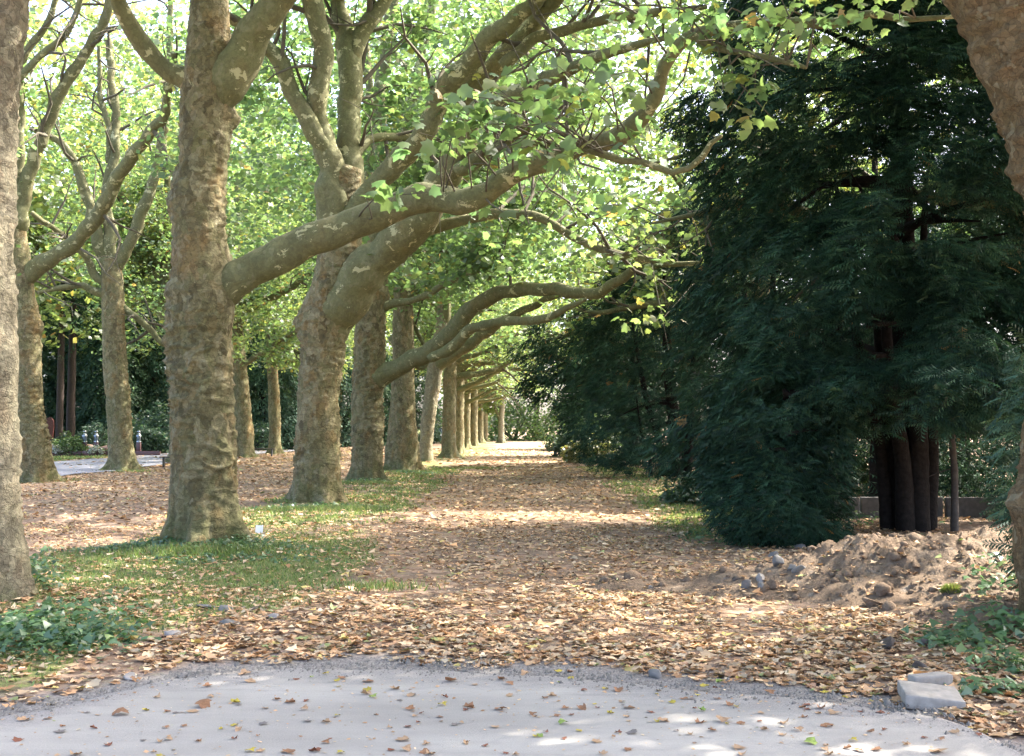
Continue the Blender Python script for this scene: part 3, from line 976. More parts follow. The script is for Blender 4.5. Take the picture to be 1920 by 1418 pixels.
d4 = 41.3
plane_tree("dark olive plane trunk with mossy foot, fourth along the path row", d4,
           [(884, 730, 784), (850, 724, 785), (780, 731, 779), (700, 735, 777), (600, 736, 775), (500, 739, 773), (440, 742, 772)],
           [([(765, 560, 16), (800, 500, 10), (830, 470, 8), (880, 440, 7), (950, 410, 6), (1000, 400, 4)], d4, 38.0),
            ([(745, 640, 14), (790, 690, 4), (800, 660, 4), (770, 600, 4)], d4 + .3, d4 + .5)],
           43, crown_c=(-3.2, 44, 12), crown_r=(6.5, 5, 7.5), n_clump=820, zmin=4.8, keep=tunnel, tpl=T_FAR, size=0.175, per=22, nseg=48, dz=0.05, wr=0.5)

d5 = 50.0
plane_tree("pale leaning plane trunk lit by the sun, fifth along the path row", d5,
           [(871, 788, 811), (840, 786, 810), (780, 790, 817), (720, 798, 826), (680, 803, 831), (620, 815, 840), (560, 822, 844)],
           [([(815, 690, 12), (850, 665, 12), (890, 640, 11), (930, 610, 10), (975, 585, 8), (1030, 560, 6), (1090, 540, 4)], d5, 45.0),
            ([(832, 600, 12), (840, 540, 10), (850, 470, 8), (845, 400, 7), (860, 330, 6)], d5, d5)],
           47, crown_c=(-3.2, 53, 12.5), crown_r=(6.5, 5, 8), n_clump=760, zmin=4.8, keep=tunnel, tpl=T_FAR, size=0.185, per=22, nseg=40, dz=0.06, mat=M_BARK_PALE_SUN, flare=.35)


# second row, left
dl1 = 33.0
plane_tree("tall plane trunk just behind the nearest grey trunk at the left edge", dl1,
           [(903, 38, 98), (860, 36, 97), (800, 33, 88), (747, 30, 78), (680, 28, 76), (600, 22, 74), (540, 18, 62), (500, 15, 60), (440, 14, 50), (400, 16, 46), (360, 20, 46)],
           [([(35, 420, 18), (48, 345, 13), (85, 245, 12), (122, 155, 11), (150, 112, 10), (188, 52, 9), (207, -5, 8), (225, -70, 7)], dl1, 31),
            ([(28, 400, 14), (33, 300, 10), (38, 220, 9), (36, 150, 8), (50, 100, 7), (95, 30, 6), (110, -30, 5)], dl1, 32),
            ([(34, 150, 7), (62, 118, 7), (90, 95, 7), (125, 60, 6), (150, 5, 5), (160, -40, 4)], 32, 31),
            ([(38, 535, 14), (58, 512, 18), (82, 494, 15), (115, 470, 14), (143, 452, 14), (172, 418, 14), (198, 383, 14), (222, 335, 13), (248, 292, 12), (275, 255, 11), (300, 225, 10), (318, 165, 8), (326, 100, 6)], dl1, 29)],
           51, crown_c=(-14, 33, 9.8), crown_r=(6, 5, 4.6), n_clump=330, zmin=5.3, keep=only_behind(0, 30), tpl=T_FAR, size=0.18, per=18, group=ROW2G, nseg=56, dz=0.04, burls=[(0.0, 4.4, .12, .2)], flare=0.6)

dl2 = 42.3
plane_tree("straight plane tree beside the grey side path, its stems forking like a vase", dl2,
           [(881, 207, 256), (840, 203, 250), (800, 203, 247), (740, 198, 242), (680, 195, 237), (620, 192, 234), (560, 191, 233), (520, 190, 230), (490, 190, 226)],
           [([(207, 510, 14), (190, 470, 12), (175, 410, 11), (150, 330, 9), (128, 285, 8), (105, 262, 7), (60, 240, 5)], dl2, 41),
            ([(208, 510, 14), (205, 440, 12), (200, 360, 10), (214, 290, 9), (217, 220, 8), (210, 150, 7), (205, 80, 6)], dl2, dl2),
            ([(212, 505, 14), (235, 470, 11), (262, 410, 11), (285, 350, 10), (303, 270, 9), (312, 190, 8), (318, 60, 6), (322, -40, 5)], dl2, 41),
            ([(203, 300, 6), (205, 240, 5), (190, 190, 5), (185, 110, 4), (187, 70, 3)], dl2, 41.6),
            ([(200, 530, 10), (178, 515, 8), (165, 490, 7), (140, 460, 6), (95, 425, 5), (60, 400, 4)], dl2, 40),
            ([(195, 550, 9), (170, 545, 7), (150, 535, 6), (110, 540, 5), (70, 550, 3)], dl2, 41),
            ([(222, 570, 8), (250, 592, 6), (280, 615, 6), (300, 640, 5), (312, 650, 3)], dl2, 43)],
           53, crown_c=(-14, 46, 12), crown_r=(6.5, 5, 7.5), n_clump=560, zmin=4.6, keep=only_behind(43.4), tpl=T_FAR, size=0.165, per=22, group=ROW2G, nseg=48, dz=0.05, wr=0.6, flare=0.8)

dl3 = 51.5
plane_tree("plane tree half hidden behind the big mottled trunk, only its fork showing on the left", dl3,
           [(868, 318, 362), (760, 320, 356), (640, 318, 350), (600, 310, 345), (560, 300, 335)],
           [([(330, 640, 12), (305, 580, 10), (295, 510, 9), (270, 450, 7), (245, 400, 6), (215, 340, 4)], dl3, 50),
            ([(320, 580, 12), (330, 480, 9), (320, 380, 7), (310, 300, 6)], dl3, dl3),
            ([(300, 570, 7), (260, 545, 6), (225, 530, 5)], dl3, 51)],
           57, crown_c=(-14.5, 53, 12.5), crown_r=(6, 5, 8.5), n_clump=560, zmin=4.3, tpl=T_FAR, size=0.18, per=20, group=ROW2G, nseg=32, dz=0.08, pal=GREENS_Y)

dl4 = 60.5
plane_tree("dark plane trunk standing just right of the big mottled trunk, second row", dl4,
           [(857, 438, 476), (800, 437, 474), (740, 437, 468), (680, 434, 462), (620, 430, 456), (570, 426, 450)],
           [([(441, 605, 8), (452, 588, 9), (475, 575, 7), (510, 558, 7), (545, 540, 6), (580, 515, 5), (620, 490, 3)], dl4, 58),
            ([(448, 690, 8), (480, 668, 5), (505, 655, 5), (530, 635, 4), (560, 620, 3)], dl4, 59),
            ([(438, 590, 9), (436, 500, 7), (450, 420, 6), (440, 340, 5)], dl4, dl4)],
           59, crown_c=(-14.5, 61, 12.5), crown_r=(6, 5, 8.0), n_clump=480, zmin=4.8, tpl=T_FAR, size=0.21, per=16, group=ROW2G, nseg=32, dz=0.08)

dl5 = 68.0
plane_tree("slim plane trunk between the dark trunk and the stout forked tree, second row", dl5,
           [(854, 504, 527), (800, 504, 526), (740, 503, 524), (680, 500, 520), (620, 497, 514), (560, 493, 508)],
           [([(505, 600, 7), (490, 540, 5), (500, 470, 4), (490, 400, 3)], dl5, dl5),
            ([(508, 660, 6), (530, 650, 4), (560, 660, 4), (590, 668, 3)], dl5, 67)],
           61, crown_c=(-14.5, 69, 13), crown_r=(6, 5, 9), n_clump=460, zmin=5.0, tpl=T_FAR, size=0.22, per=16, group=ROW2G, nseg=28, dz=0.1, pal=GREENS_Y)

# right-hand row: the brown trunk at the right edge
dr = 9.2
plane_tree("brown bulging plane trunk leaning in at the right edge beside the soil heap", dr,
           [(1195, 1925, 2120), (1080, 1920, 2118), (1000, 1912, 2118), (940, 1905, 2118), (850, 1920, 2120), (700, 1936, 2125), (500, 1940, 2125), (400, 1932, 2122), (335, 1917, 2120), (290, 1899, 2115), (250, 1892, 2112),
            (180, 1866, 2110), (85, 1834, 2105), (0, 1790, 2095), (-100, 1750, 2060), (-200, 1720, 1960)],
           [([(1960, -70, 50), (1890, -170, 70), (1800, -220, 70), (1720, -330, 55), (1600, -430, 40)], dr, 9.6),
            ([(1980, -70, 50), (1960, -150, 70), (1960, -250, 60), (2060, -420, 40)], dr, 8.6)],
           67, crown_c=(7.8, 9.0, 9.0), crown_r=(7.4, 4.8, 4.2), n_clump=1150, zmin=4.5, keep=above_view, tpl=T_FAR, size=0.2, per=26, mat=M_BARKR, nseg=90, dz=0.025,  # unseen side of the crown widened and thickened to shade the asphalt
           burls=[(3.25, 1.02, .085, .13), (3.3, 1.45, .05, .12), (3.3, 0.55, .03, .2), (3.0, 4.4, .06, .15), (3.1, 3.6, .04, .12)], extra_limbs=0, flare=0.2, group="plane trees of the right-hand row")


# ------------------------------------------------------------------ farther plane trees: prototypes and copies
def proto_tree(label, loc, seed, arch, r=0.36, group=ROWG, n_clump=640, size=0.21, pal=GREENS, h=6.0, mat=None, zmin=4.8, crown_r=(6.0, 5.0, 7.6), cz=12.2, per=15):
    rng = np.random.RandomState(seed)
    root = thing("plane_tree", label, "tree", loc, 0, group)
    prof = [(-0.2, 0, 0, r * 1.05), (0.5, 0, 0, r), (2.5, 0.02, 0, r * .92), (4.2, 0.05, 0, r * .88), (h, 0.1, 0, r * .62)]
    trunk_obj(root, prof, (0, 0, 0), seed * .21, 28, 0.1, 1.0, mat, [(rng.uniform(0, 6), 3.0, .1, .2), (rng.uniform(0, 6), 4.0, .1, .2)], 5)
    allb = []
    ls = proc_limbs((0.1, 0, h), 5, 5.0, rng, (40, 78), 1.0, r * .5)
    if arch:
        for (z0, up, rr, yy) in ((3.9, 1.0, .15, -0.6), (4.6, 1.5, .12, -2.0)):
            t = np.linspace(0, 1, 9)
            P = np.stack([0.1 + 6.0 * t, yy * t + .3 * np.sin(t * 6 + seed), z0 + up * (2.6 * t - 1.5 * t ** 2) + .2 * np.sin(t * 9 + seed)], 1)
            ls.append((P, rr * np.array([1.35, 1.05, .95, .85, .75, .62, .48, .32, .12])))
    for (P, R) in ls:
        PP, RR = limb_obj(root, P, R, (0, 0, 0), 8, 0.22, .1, seed)
        allb += grow(PP, RR, rng, 7, (1.0, 2.4))
    fine = []
    for (P, R) in allb: fine += grow(P, R, rng, 2, (.5, 1.3), .3, .1, .014)
    branches_obj(root, allb + fine, (0, 0, 0), 4)
    allb2 = [q for q in allb if q[0][:, 2].min() > 5.0]
    fine = [q for q in fine if q[0][:, 2].min() > 4.6]
    A = np.vstack([tips(allb2, rng, 3), tips(fine, rng, 1), crown_points((0.4, 0, cz), crown_r, n_clump, rng, zmin)])
    crown_obj(root, (0, 0, 0), A, per, .34, size, T_FAR, rng, pal)
    return root


def rowx(y):
    return -2.63 * 1.6 + 0.02 * (y - 30) * 0


ORD = ["sixth", "seventh", "eighth", "ninth", "tenth", "eleventh", "twelfth", "thirteenth", "fourteenth"]
pA = proto_tree("sixth plane tree of the path row, counted from the front, brown wrinkled trunk", (-3.74, 59.5, 0), 71, True, zmin=5.6)
pB = proto_tree("seventh plane tree of the path row, pale trunk overlapping the sixth", (-3.78, 68.5, 0), 73, True, pal=GREENS_Y, zmin=5.6)
for i in range(2, 8):
    y = 59.5 + 9.1 * i
    copy_tree(pA if i % 2 == 0 else pB, (-4.2 + 0.25 * math.sin(i * 2.1), y, 0), 0.2 * math.sin(i * 3.7), 0.95 + 0.08 * math.sin(i * 1.3),
              ORD[i] + " plane tree of the path row, its limb arching over the far path", ROWG)
pC = proto_tree("slender grey plane trunk seen between the stout forked tree and the next trunk", (-14.2, 78.5, 0), 79, False, .30, ROW2G, pal=GREENS_Y, zmin=5.2)
TL = ["distant plane trunk glimpsed right of the third path-row trunk", "far plane tree of the second row mostly hidden by the path row",
      "farthest plane tree of the second row behind the path row"]
for i, y in enumerate((91, 104, 118)):
    copy_tree(pC, (-14.3, y, 0), 1.7 + i, 1.0, TL[i], ROW2G)
# far left: a third row and woodland edge, seen as bright foliage over the cemetery
pD = proto_tree("light green tree behind the dark conifers at the far left", (-40, 92, 0), 83, False, .4, "light green trees beyond the cemetery", 1000, .34, GREENS_Y, 9, None, 5.5, (8.5, 7.5, 10), 14, 15)
FL = [((-30, 96), "light green tree showing above the two brown conifer trunks"), ((-50, 90), "light green tree at the left border behind the near grey trunk"),
      ((-21, 100), "light green tree rising behind the vase-shaped plane tree"), ((-28, 66), "leafy tree over the graves, left of the vase-shaped plane tree"),
      ((-26, 82), "leafy tree over the cemetery path, behind the vase-shaped plane tree"), ((-11, 138), "tall light tree closing the view behind the second row"),
      ((-24, 128), "tall light tree far behind the slim plane trunk"), ((-38, 118), "tall light tree far behind the red headstone")]
for i, ((x, y), lb) in enumerate(FL):
    copy_tree(pD, (x, y, 0), 1.3 * i + .5, 1.15 + 0.12 * math.sin(i * 2.3), lb, "light green trees beyond the cemetery")
# right-hand row behind the yews
RR_ = [((8.6, 19.5), "plane tree hidden behind the near yew, light leaves showing at the top right"), ((6.8, 33), "plane tree behind the yews, sunny leaves above the path side"),
       ((6.5, 46), "plane tree behind the second yew, bright leaves over its top"), ((6.0, 62), "plane tree behind the distant yews on the right of the path"), ((14, 40), "bright tree well behind the near yew")]
pE = None
for i, ((x, y), lb) in enumerate(RR_):
    copy_tree(pB if i % 2 else pA, (x, y, 0), math.pi + .5 * math.sin(i * 5.1), 1.05, lb, "plane trees of the right-hand row")
# the pale tree and the trees that close the avenue
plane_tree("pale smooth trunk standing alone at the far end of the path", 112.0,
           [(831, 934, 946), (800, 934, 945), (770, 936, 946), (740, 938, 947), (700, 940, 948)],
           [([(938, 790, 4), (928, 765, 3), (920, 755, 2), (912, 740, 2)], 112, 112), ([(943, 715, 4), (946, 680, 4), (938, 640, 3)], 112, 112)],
           87, crown_c=(-1.8, 114, 11), crown_r=(6, 5, 5), n_clump=320, zmin=6.2, tpl=T_FAR, size=0.34, per=14, nseg=20, dz=.15, mat=M_BARK_PALE_SUN, group="trees closing the far end of the path", pal=GREENS_Y)
for i, (x, y, s, lb) in enumerate([(6, 134, 1.0, "bright tree closing the far end of the path, right of the pale trunk"), (-3, 150, 1.15, "bright tree closing the far end of the path, behind the pale trunk"),
                                   (14, 150, 1.2, "tall light tree behind the farthest yews")]):
    copy_tree(pD, (x, y, 0), 2.1 * i, s, lb, "trees closing the far end of the path")


# ------------------------------------------------------------------ yews and bushes on the right
def spray_tpl(pairs, w=0.085):
    V = []; Fc = []
    def tri(a, b, c):
        n = len(V); V.extend([a, b, c]); Fc.append((n, n + 1, n + 2))
    tri((-0.018, 0, 0), (0.018, 0, 0), (0, 1.0, -0.10))
    for k in range(pairs):
        t = 0.10 + 0.82 * k / (pairs - 1)
        L = 0.44 * (1 - 0.55 * t) * (0.8 if k % 2 else 1.0)
        for s in (-1, 1):
            tt = t + (0.03 if s > 0 else 0)
            bx, by, bz = 0, tt, -0.10 * tt * tt
            tx, ty, tz = s * L * .82, tt + L * .60, bz - 0.06
            n_ = w * (1 - .4 * t)
            tri((bx, by - n_ * .35, bz), (tx, ty, tz), (bx + s * n_ * .2 + s * L * .35, by + n_ + L * .35, bz + .015))
    return np.array(V), np.array(Fc)


SPRAY_N = spray_tpl(6, .075)
SPRAY_M = spray_tpl(5, .10)
SPRAY_F = spray_tpl(3, .22)
YEWP = [(5, (0.018, 0.048, 0.027)), (4, (0.026, 0.062, 0.033)), (2, (0.012, 0.031, 0.020)), (1.0, (0.042, 0.082, 0.038)), (0.03, (0.20, 0.12, 0.04))]
YEWP_B = [(5, (0.036, 0.078, 0.050)), (3, (0.050, 0.095, 0.058)), (1, (0.065, 0.10, 0.045))]
YEWP_C = [(4, (0.034, 0.066, 0.036)), (3, (0.045, 0.085, 0.042)), (1, (0.060, 0.10, 0.040))]
BUSHP = [(4, (0.050, 0.085, 0.030)), (3, (0.065, 0.105, 0.032)), (2, (0.035, 0.065, 0.026))]
BUSHY = [(4, (0.095, 0.115, 0.035)), (3, (0.12, 0.13, 0.04)), (2, (0.07, 0.09, 0.03)), (.5, (0.16, 0.10, 0.04))]


def yew(name, label, cat, loc, prof, n, size, tpl, seed, stems=(), pal=YEWP, mat=None, mask=None, group=None, inner=0.25, droop=0.35, lump=0.42, thr=-0.10, nbr=26, barkmat=None, blobs=(), front=0.0):
    """evergreen: profile rows (z, radius); sprays of needles on a lumpy skin with gaps, stems and boughs inside"""
    rng = np.random.RandomState(seed)
    root = thing(name, label, cat, loc, 0, group)
    prof = np.array(prof, float)
    zs = np.linspace(prof[0, 0], prof[-1, 0], 200)
    rs = np.interp(zs, prof[:, 0], prof[:, 1])
    w = np.cumsum(rs + .15); w /= w[-1]
    N = int(n * 2.6)
    z = np.interp(rng.uniform(0, 1, N), w, zs)
    th = np.where(rng.uniform(0, 1, N) < front, -1.75 + rng.normal(0, .95, N), rng.uniform(0, 2 * np.pi, N))   # denser on the side towards the camera
    R = np.interp(z, prof[:, 0], prof[:, 1])
    q = np.stack([np.cos(th) * R * .55, np.sin(th) * R * .55, z * .75], -1) + seed
    R = R * (1 + lump * pn(q * .9) + .45 * lump * pn(q * 2.3 + 4))
    f = np.where(rng.uniform(0, 1, N) < inner, rng.uniform(.35, 1, N), 1 - np.abs(rng.normal(0, .09, N)))
    P = np.stack([np.cos(th) * R * f, np.sin(th) * R * f, z], -1)
    if len(blobs):
        P = P[:n]
        for (bx, by, bz, br, bn) in blobs:
            B = np.array([bx, by, bz]) + unit(rng.normal(0, 1, (bn, 3))) * (br * rng.uniform(.35, 1, bn) ** .5)[:, None] * np.array([1, 1, .6])
            P = np.vstack([P, B])
        th = np.arctan2(P[:, 1], P[:, 0])
    keep = (pn(P * np.array([.8, .8, 1.5]) + seed * 3) > thr) & (P[:, 2] > .03)
    if mask is not None: keep &= mask(P + np.array(loc), rng)
    P = P[keep][:n] if len(blobs) == 0 else P[keep]
    th = np.arctan2(P[:, 1], P[:, 0])
    m = len(P)
    ra = np.stack([np.cos(th), np.sin(th), th * 0], -1); tg = np.stack([-np.sin(th), np.cos(th), th * 0], -1)
    fwd = ra * .45 + tg * rng.normal(0, .75, m)[:, None] + np.array([0, 0, -droop]) + rng.normal(0, .25, (m, 3))
    up = np.array([0, 0, .75]) + ra * .75 + rng.normal(0, .38, (m, 3))
    s = size * rng.uniform(.55, 1.3, m)
    V, Fc = place(P, fwd, up, s, tpl)
    tone = np.exp(.35 * pn(P * 1.1 + seed))[:, None]
    C = np.repeat(palette(m, rng, pal, .2) * tone, len(tpl[1]), 0)
    o = mesh_np("crown", V, Fc, mat or M_YEW, root, C)
    tag(o, kind="stuff")
    top = prof[-1, 0]
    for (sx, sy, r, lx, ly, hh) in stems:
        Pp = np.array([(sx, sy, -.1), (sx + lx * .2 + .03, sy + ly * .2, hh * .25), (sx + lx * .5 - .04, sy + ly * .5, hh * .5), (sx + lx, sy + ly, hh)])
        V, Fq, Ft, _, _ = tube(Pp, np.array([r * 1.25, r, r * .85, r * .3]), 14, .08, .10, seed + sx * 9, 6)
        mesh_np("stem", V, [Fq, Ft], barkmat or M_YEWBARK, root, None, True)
    brs = []
    for k in range(nbr):
        z0 = rng.uniform(.17 * top, top * .85); a = rng.uniform(0, 2 * np.pi)
        Rr = np.interp(z0, prof[:, 0], prof[:, 1]) * rng.uniform(.5, .9)
        pts = [np.array([0, 0, z0])]
        d = np.array([math.cos(a), math.sin(a), .25])
        for q_ in range(4):
            d = d + rng.normal(0, .18, 3) - np.array([0, 0, .1]); d /= np.linalg.norm(d)
            pts.append(pts[-1] + d * Rr / 4)
        brs.append((np.array(pts), np.array([.035, .028, .02, .013, .005]) * (1 + top / 9)))
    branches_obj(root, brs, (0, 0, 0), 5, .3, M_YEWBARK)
    return root


def yew_a_mask(P, rng):
    vis, x, y = visible(P)
    front = P[:, 1] < 18.0
    # hollow over the trunks at the lower right, open to the front
    hollow = (x > 1555) & (x < 1850) & (y > 822 + 60 * pn(np.stack([x * .02, y * 0, y * 0], -1)) - (x > 1650) * 25) & (y < 1420)
    lower_back = (P[:, 2] < 1.5) & (x > 1545)
    thin_top = (P[:, 2] > 5.8) & (pn(P * 1.5 + 2) < -.32)
    return ~(hollow & front) & ~lower_back & ~thin_top


gA = gnd(1718, 1000)
yew("yew_tree", "great dark yew with a cluster of bare stems, rising behind the soil heap", "tree", (5.75, 17.9, 0),
    [(0.05, 2.5), (0.8, 2.9), (2.0, 3.0), (4.0, 2.95), (6.0, 2.8), (8.0, 2.4), (10, 1.4), (11.5, .3)], 54000, .24, SPRAY_N, 3,
    stems=[(.22, -.1, .13, -.1, .1, 8), (.0, -.15, .12, -.35, -.1, 4.5), (.40, .05, .10, .25, 0, 4.2), (.10, .2, .15, .1, .4, 8.5), (-.18, .1, .09, -.7, .2, 5.5), (.30, .18, .12, .3, .3, 5.5), (-.05, .12, .10, -.2, .4, 4.6)],
    mask=yew_a_mask, thr=-.16, nbr=46, group="yews along the right side of the path", inner=.3, front=.72)
# pale dead stem beside the cluster and fine hanging twigs
o_root = thing("dead_stem", "pale bare stem standing against the right side of the yew stems", "tree stem", (6.42, 17.6, 0))
V, Fq, Ft, PP, RR = tube([(0, 0, -.1), (.02, 0, .8), (0, .03, 1.6), (.03, .1, 3.2)], [.06, .052, .045, .02], 8, .1, .2, 3, 6)
mesh_np("stem", V, [Fq, Ft], M_YEWGREY, o_root, None, True)
rng = np.random.RandomState(5)
branches_obj(o_root, grow(PP, RR, rng, 9, (.3, .9), .25, -.1, .012), (0, 0, 0), 4, .15, M_YEWGREY, "twigs")


def right_hollow(P, rng):
    vis, x, y = visible(P)
    return ~((y > 770) & (y < 1000) & (x > 1600) & (x < 1860) & (P[:, 1] < 21))


yew("yew_tree", "dark yew at the right border, seen between the great yew and the brown trunk", "tree", (9.4, 21.0, 0),
    [(0.05, 2.0), (1.2, 2.6), (3.5, 2.7), (5.5, 2.2), (7.5, 1.2), (9, .3)], 15000, .22, SPRAY_M, 5, stems=[(0, 0, .16, .1, .2, 8), (.3, .2, .1, .5, .1, 6)],
    mask=right_hollow, group="yews along the right side of the path", nbr=30)
yew("yew_tree", "deep shadowed yew behind the cluster of bare stems", "tree", (7.4, 24.6, 0), [(0.05, 2.2), (1.5, 2.7), (3.5, 2.4), (5, 1.4), (6.2, .4)], 5000, .34, SPRAY_M, 6,
    stems=[(0, 0, .16, .1, .2, 8)], group="yews along the right side of the path", nbr=24)
yew("yew_tree", "yew between the great yew and the leaning dark trunks, pale light under its skirt", "tree", (5.3, 26.5, 0),
    [(1.0, 1.3), (2.2, 1.75), (4.0, 1.9), (6.2, 1.7), (8.5, 1.0), (10, .3)], 12000, .24, SPRAY_M, 7, stems=[(-.25, 0, .11, 0, .1, 7), (.3, .2, .10, .2, 0, 7)],
    group="yews along the right side of the path", nbr=26)
yew("yew_tree", "broad yew on dark leaning trunks, its boughs reaching out over the path", "tree", (4.85, 37.5, 0),
    [(1.5, 1.9), (2.6, 2.7), (4.0, 3.1), (5.6, 2.7), (7.2, 1.9), (8.6, .5)], 19000, .28, SPRAY_M, 8,
    stems=[(0, 0, .20, -.3, .1, 7), (-.35, .1, .12, -1.0, 0, 5), (.4, .3, .13, .5, .2, 6), (-.8, -.4, .06, -.5, -.3, 2.6)],
    blobs=[(-3.5, 0, 4.6, 1.3, 700), (-4.4, .5, 4.0, .9, 420), (-3.2, -.6, 3.2, 1.2, 500), (-2.0, -1.5, 1.1, 1.4, 900), (-1.2, -1.8, .7, 1.1, 500)],
    group="yews along the right side of the path", nbr=30)
yew("yew_tree", "yew close behind the broad one, its tip pointing out over the far path", "tree", (4.6, 49, 0),
    [(.1, 2.0), (1.5, 2.6), (4.0, 3.0), (6.0, 2.5), (8.5, .6)], 6000, .52, SPRAY_F, 9, stems=[(0, 0, .18, .1, .1, 7)],
    blobs=[(-3.4, 0, 4.2, 1.3, 420), (-3.9, 0, 3.2, .9, 240)], group="yews along the right side of the path", nbr=20)
yew("yew_tree", "far yew beside the path, dark against the bright end", "tree", (4.9, 63, 0), [(.1, 1.9), (2, 2.4), (4.5, 2.6), (7, 1.6), (9, .3)], 4200, .62, SPRAY_F, 10,
    stems=[(0, 0, .18, .1, .1, 7)], group="yews along the right side of the path", nbr=16)
yew("yew_tree", "farthest yew at the narrowing end of the path", "tree", (5.2, 82, 0), [(.1, 2.0), (2, 2.4), (4.5, 2.4), (7, 1.6), (9, .3)], 3200, .75, SPRAY_F, 12,
    stems=[(0, 0, .18, .1, .1, 7)], group="yews along the right side of the path", nbr=12)
yew("yew_tree", "yew filling the dark gap deep behind the great yew", "tree", (11.5, 31, 0), [(.1, 2.8), (2, 3.2), (4, 2.8), (6, 2.0), (8.5, .4)], 5200, .5, SPRAY_F, 13,
    stems=[(0, 0, .2, .1, .1, 8)], group="yews along the right side of the path", nbr=16)
yew("yew_tree", "background yew between the broad yew and the great yew", "tree", (9.2, 44, 0), [(.1, 2.8), (2, 3.2), (5, 3.0), (8, 2.0), (10, .4)], 4200, .6, SPRAY_F, 14,
    stems=[(0, 0, .2, .1, .1, 8)], group="yews along the right side of the path", nbr=16)
# low skirts and shrubs in front of the yews
yew("yew_bush", "low yew skirt touching the ground left of the soil heap", "bush", (3.55, 15.9, 0), [(0.05, .75), (.35, 1.0), (.9, 1.05), (1.7, .9), (2.6, .4)], 9000, .155, SPRAY_N, 15, mask=lambda P, rg: visible(P)[1] < 1590,
    pal=YEWP, nbr=14, inner=.4)
yew("yew_bush", "small yew sprays hanging beside the brown trunk, in front of the heap", "bush", (4.22, 9.75, 0), [(0.35, .10), (.6, .22), (1.0, .26), (1.5, .24), (1.95, .16), (2.3, .05)], 520, .17, SPRAY_N, 16,
    pal=YEWP_B, nbr=6, inner=.5, thr=-.6, stems=[(0.05, 0, .02, 0, 0, 2.2)])
LEAFT = T_MID


def bush(name, label, loc, rx, ry, rz, n, size, seed, pal=BUSHP, tpl=T_FAR, cat="bush", group=None, mat=None, lump=.3, thr=-.3):
    rng = np.random.RandomState(seed)
    root = thing(name, label, cat, loc, 0, group)
    u = unit(rng.normal(0, 1, (n * 2, 3))); u[:, 2] = np.abs(u[:, 2])
    P = u * (rng.uniform(.35, 1, n * 2) ** .4 * (1 + lump * pn(u * 2.3 + seed)))[:, None] * np.array([rx, ry, rz])
    P = P[pn(P * 2.2 + seed) > thr][:n]
    m = len(P)
    up = unit(u[:m] * .8 + np.array([0, 0, .6]) + rng.normal(0, .5, (m, 3)))
    az = rng.uniform(0, 6.28, m)
    fwd = np.stack([np.cos(az), np.sin(az), rng.uniform(-.6, .3, m)], -1)
    V, Fc = place(P, fwd, up, size * rng.uniform(.6, 1.3, m), tpl)
    o = mesh_np("crown", V, Fc, mat or M_BUSH, root, np.repeat(palette(m, rng, pal), len(tpl[1]), 0))
    tag(o, kind="stuff")
    brs = []
    for k in range(9):
        a = rng.uniform(0, 6.28)
        tipp = np.array([math.cos(a) * rx * .7, math.sin(a) * ry * .7, rz * rng.uniform(.5, .9)])
        brs.append((np.array([(0, 0, -.05), tipp * .35 + rng.normal(0, .05, 3), tipp * .7 + rng.normal(0, .05, 3), tipp]), np.array([.022, .017, .011, .005]) * max(.5, rz)))
    branches_obj(root, brs, (0, 0, 0), 4, .25)
    return root


p = gnd(1325, 950); bush("broadleaf_bush", "rounded dark green broadleaf bush at the edge of the grass before the yews", (p.x + .1, p.y + .5, 0), .95, .8, .75, 2600, .11, 21,
                         [(4, (0.030, 0.065, 0.030)), (3, (0.045, 0.085, 0.036))], T_MID)
p = gnd(1100, 858); bush("olive_bush", "olive yellow bush thinning into twigs beside the far path", (2.95, 52, 0), 1.3, 1.2, 1.15, 2200, .16, 22, BUSHY)
p = gnd(1060, 846); bush("olive_bush", "bluish low bush beyond the olive one, right of the path", (2.9, 62, 0), 1.4, 1.2, 1.3, 1600, .2, 23, [(3, (0.035, 0.07, 0.04)), (2, (0.05, 0.085, 0.045))])
bush("broadleaf_bush", "leafy bush catching light at mid height before the broad yew", (3.6, 56, 0), 1.3, 1.2, 2.3, 1700, .2, 24, BUSHP)
bush("broadleaf_bush", "farthest low bush on the right where the path narrows", (3.2, 76, 0), 1.8, 1.5, 1.6, 1500, .24, 25, BUSHP)
bush("broadleaf_bush", "sunlit green bush showing through the gap under the yews", (7.6, 40, 0), 1.6, 1.2, 1.7, 1500, .2, 26, BUSHY)
bush("broadleaf_bush", "dim green shrub low behind the great yew stems", (8.6, 27.5, 0), 1.8, 1.0, 1.3, 1500, .16, 27, BUSHP)
for i, (x, y, w, h) in enumerate([(-7, 128, 4.5, 5.0), (-1, 131, 4, 4.6), (5.5, 128, 3.5, 5.2), (1.5, 138, 5, 8.0)]):
    bush("broadleaf_bush", ["bright green bushes left of the pale trunk at the path's end", "low bright bush just right of the pale trunk at the path's end", "bright tall bush at the path's end beside the last yew",
                            "tall bright bush rising behind the path's end"][i], (x, y, 0), w, 2.5, h, 2300, .34, 30 + i, GREENS, group="bushes closing the far end of the path", mat=M_PLANE)

# low weathered wall behind the heap
wl = thing("low_wall", "low dark concrete edging behind the soil heap and the yew stems", "edging", (0, 0, 0))


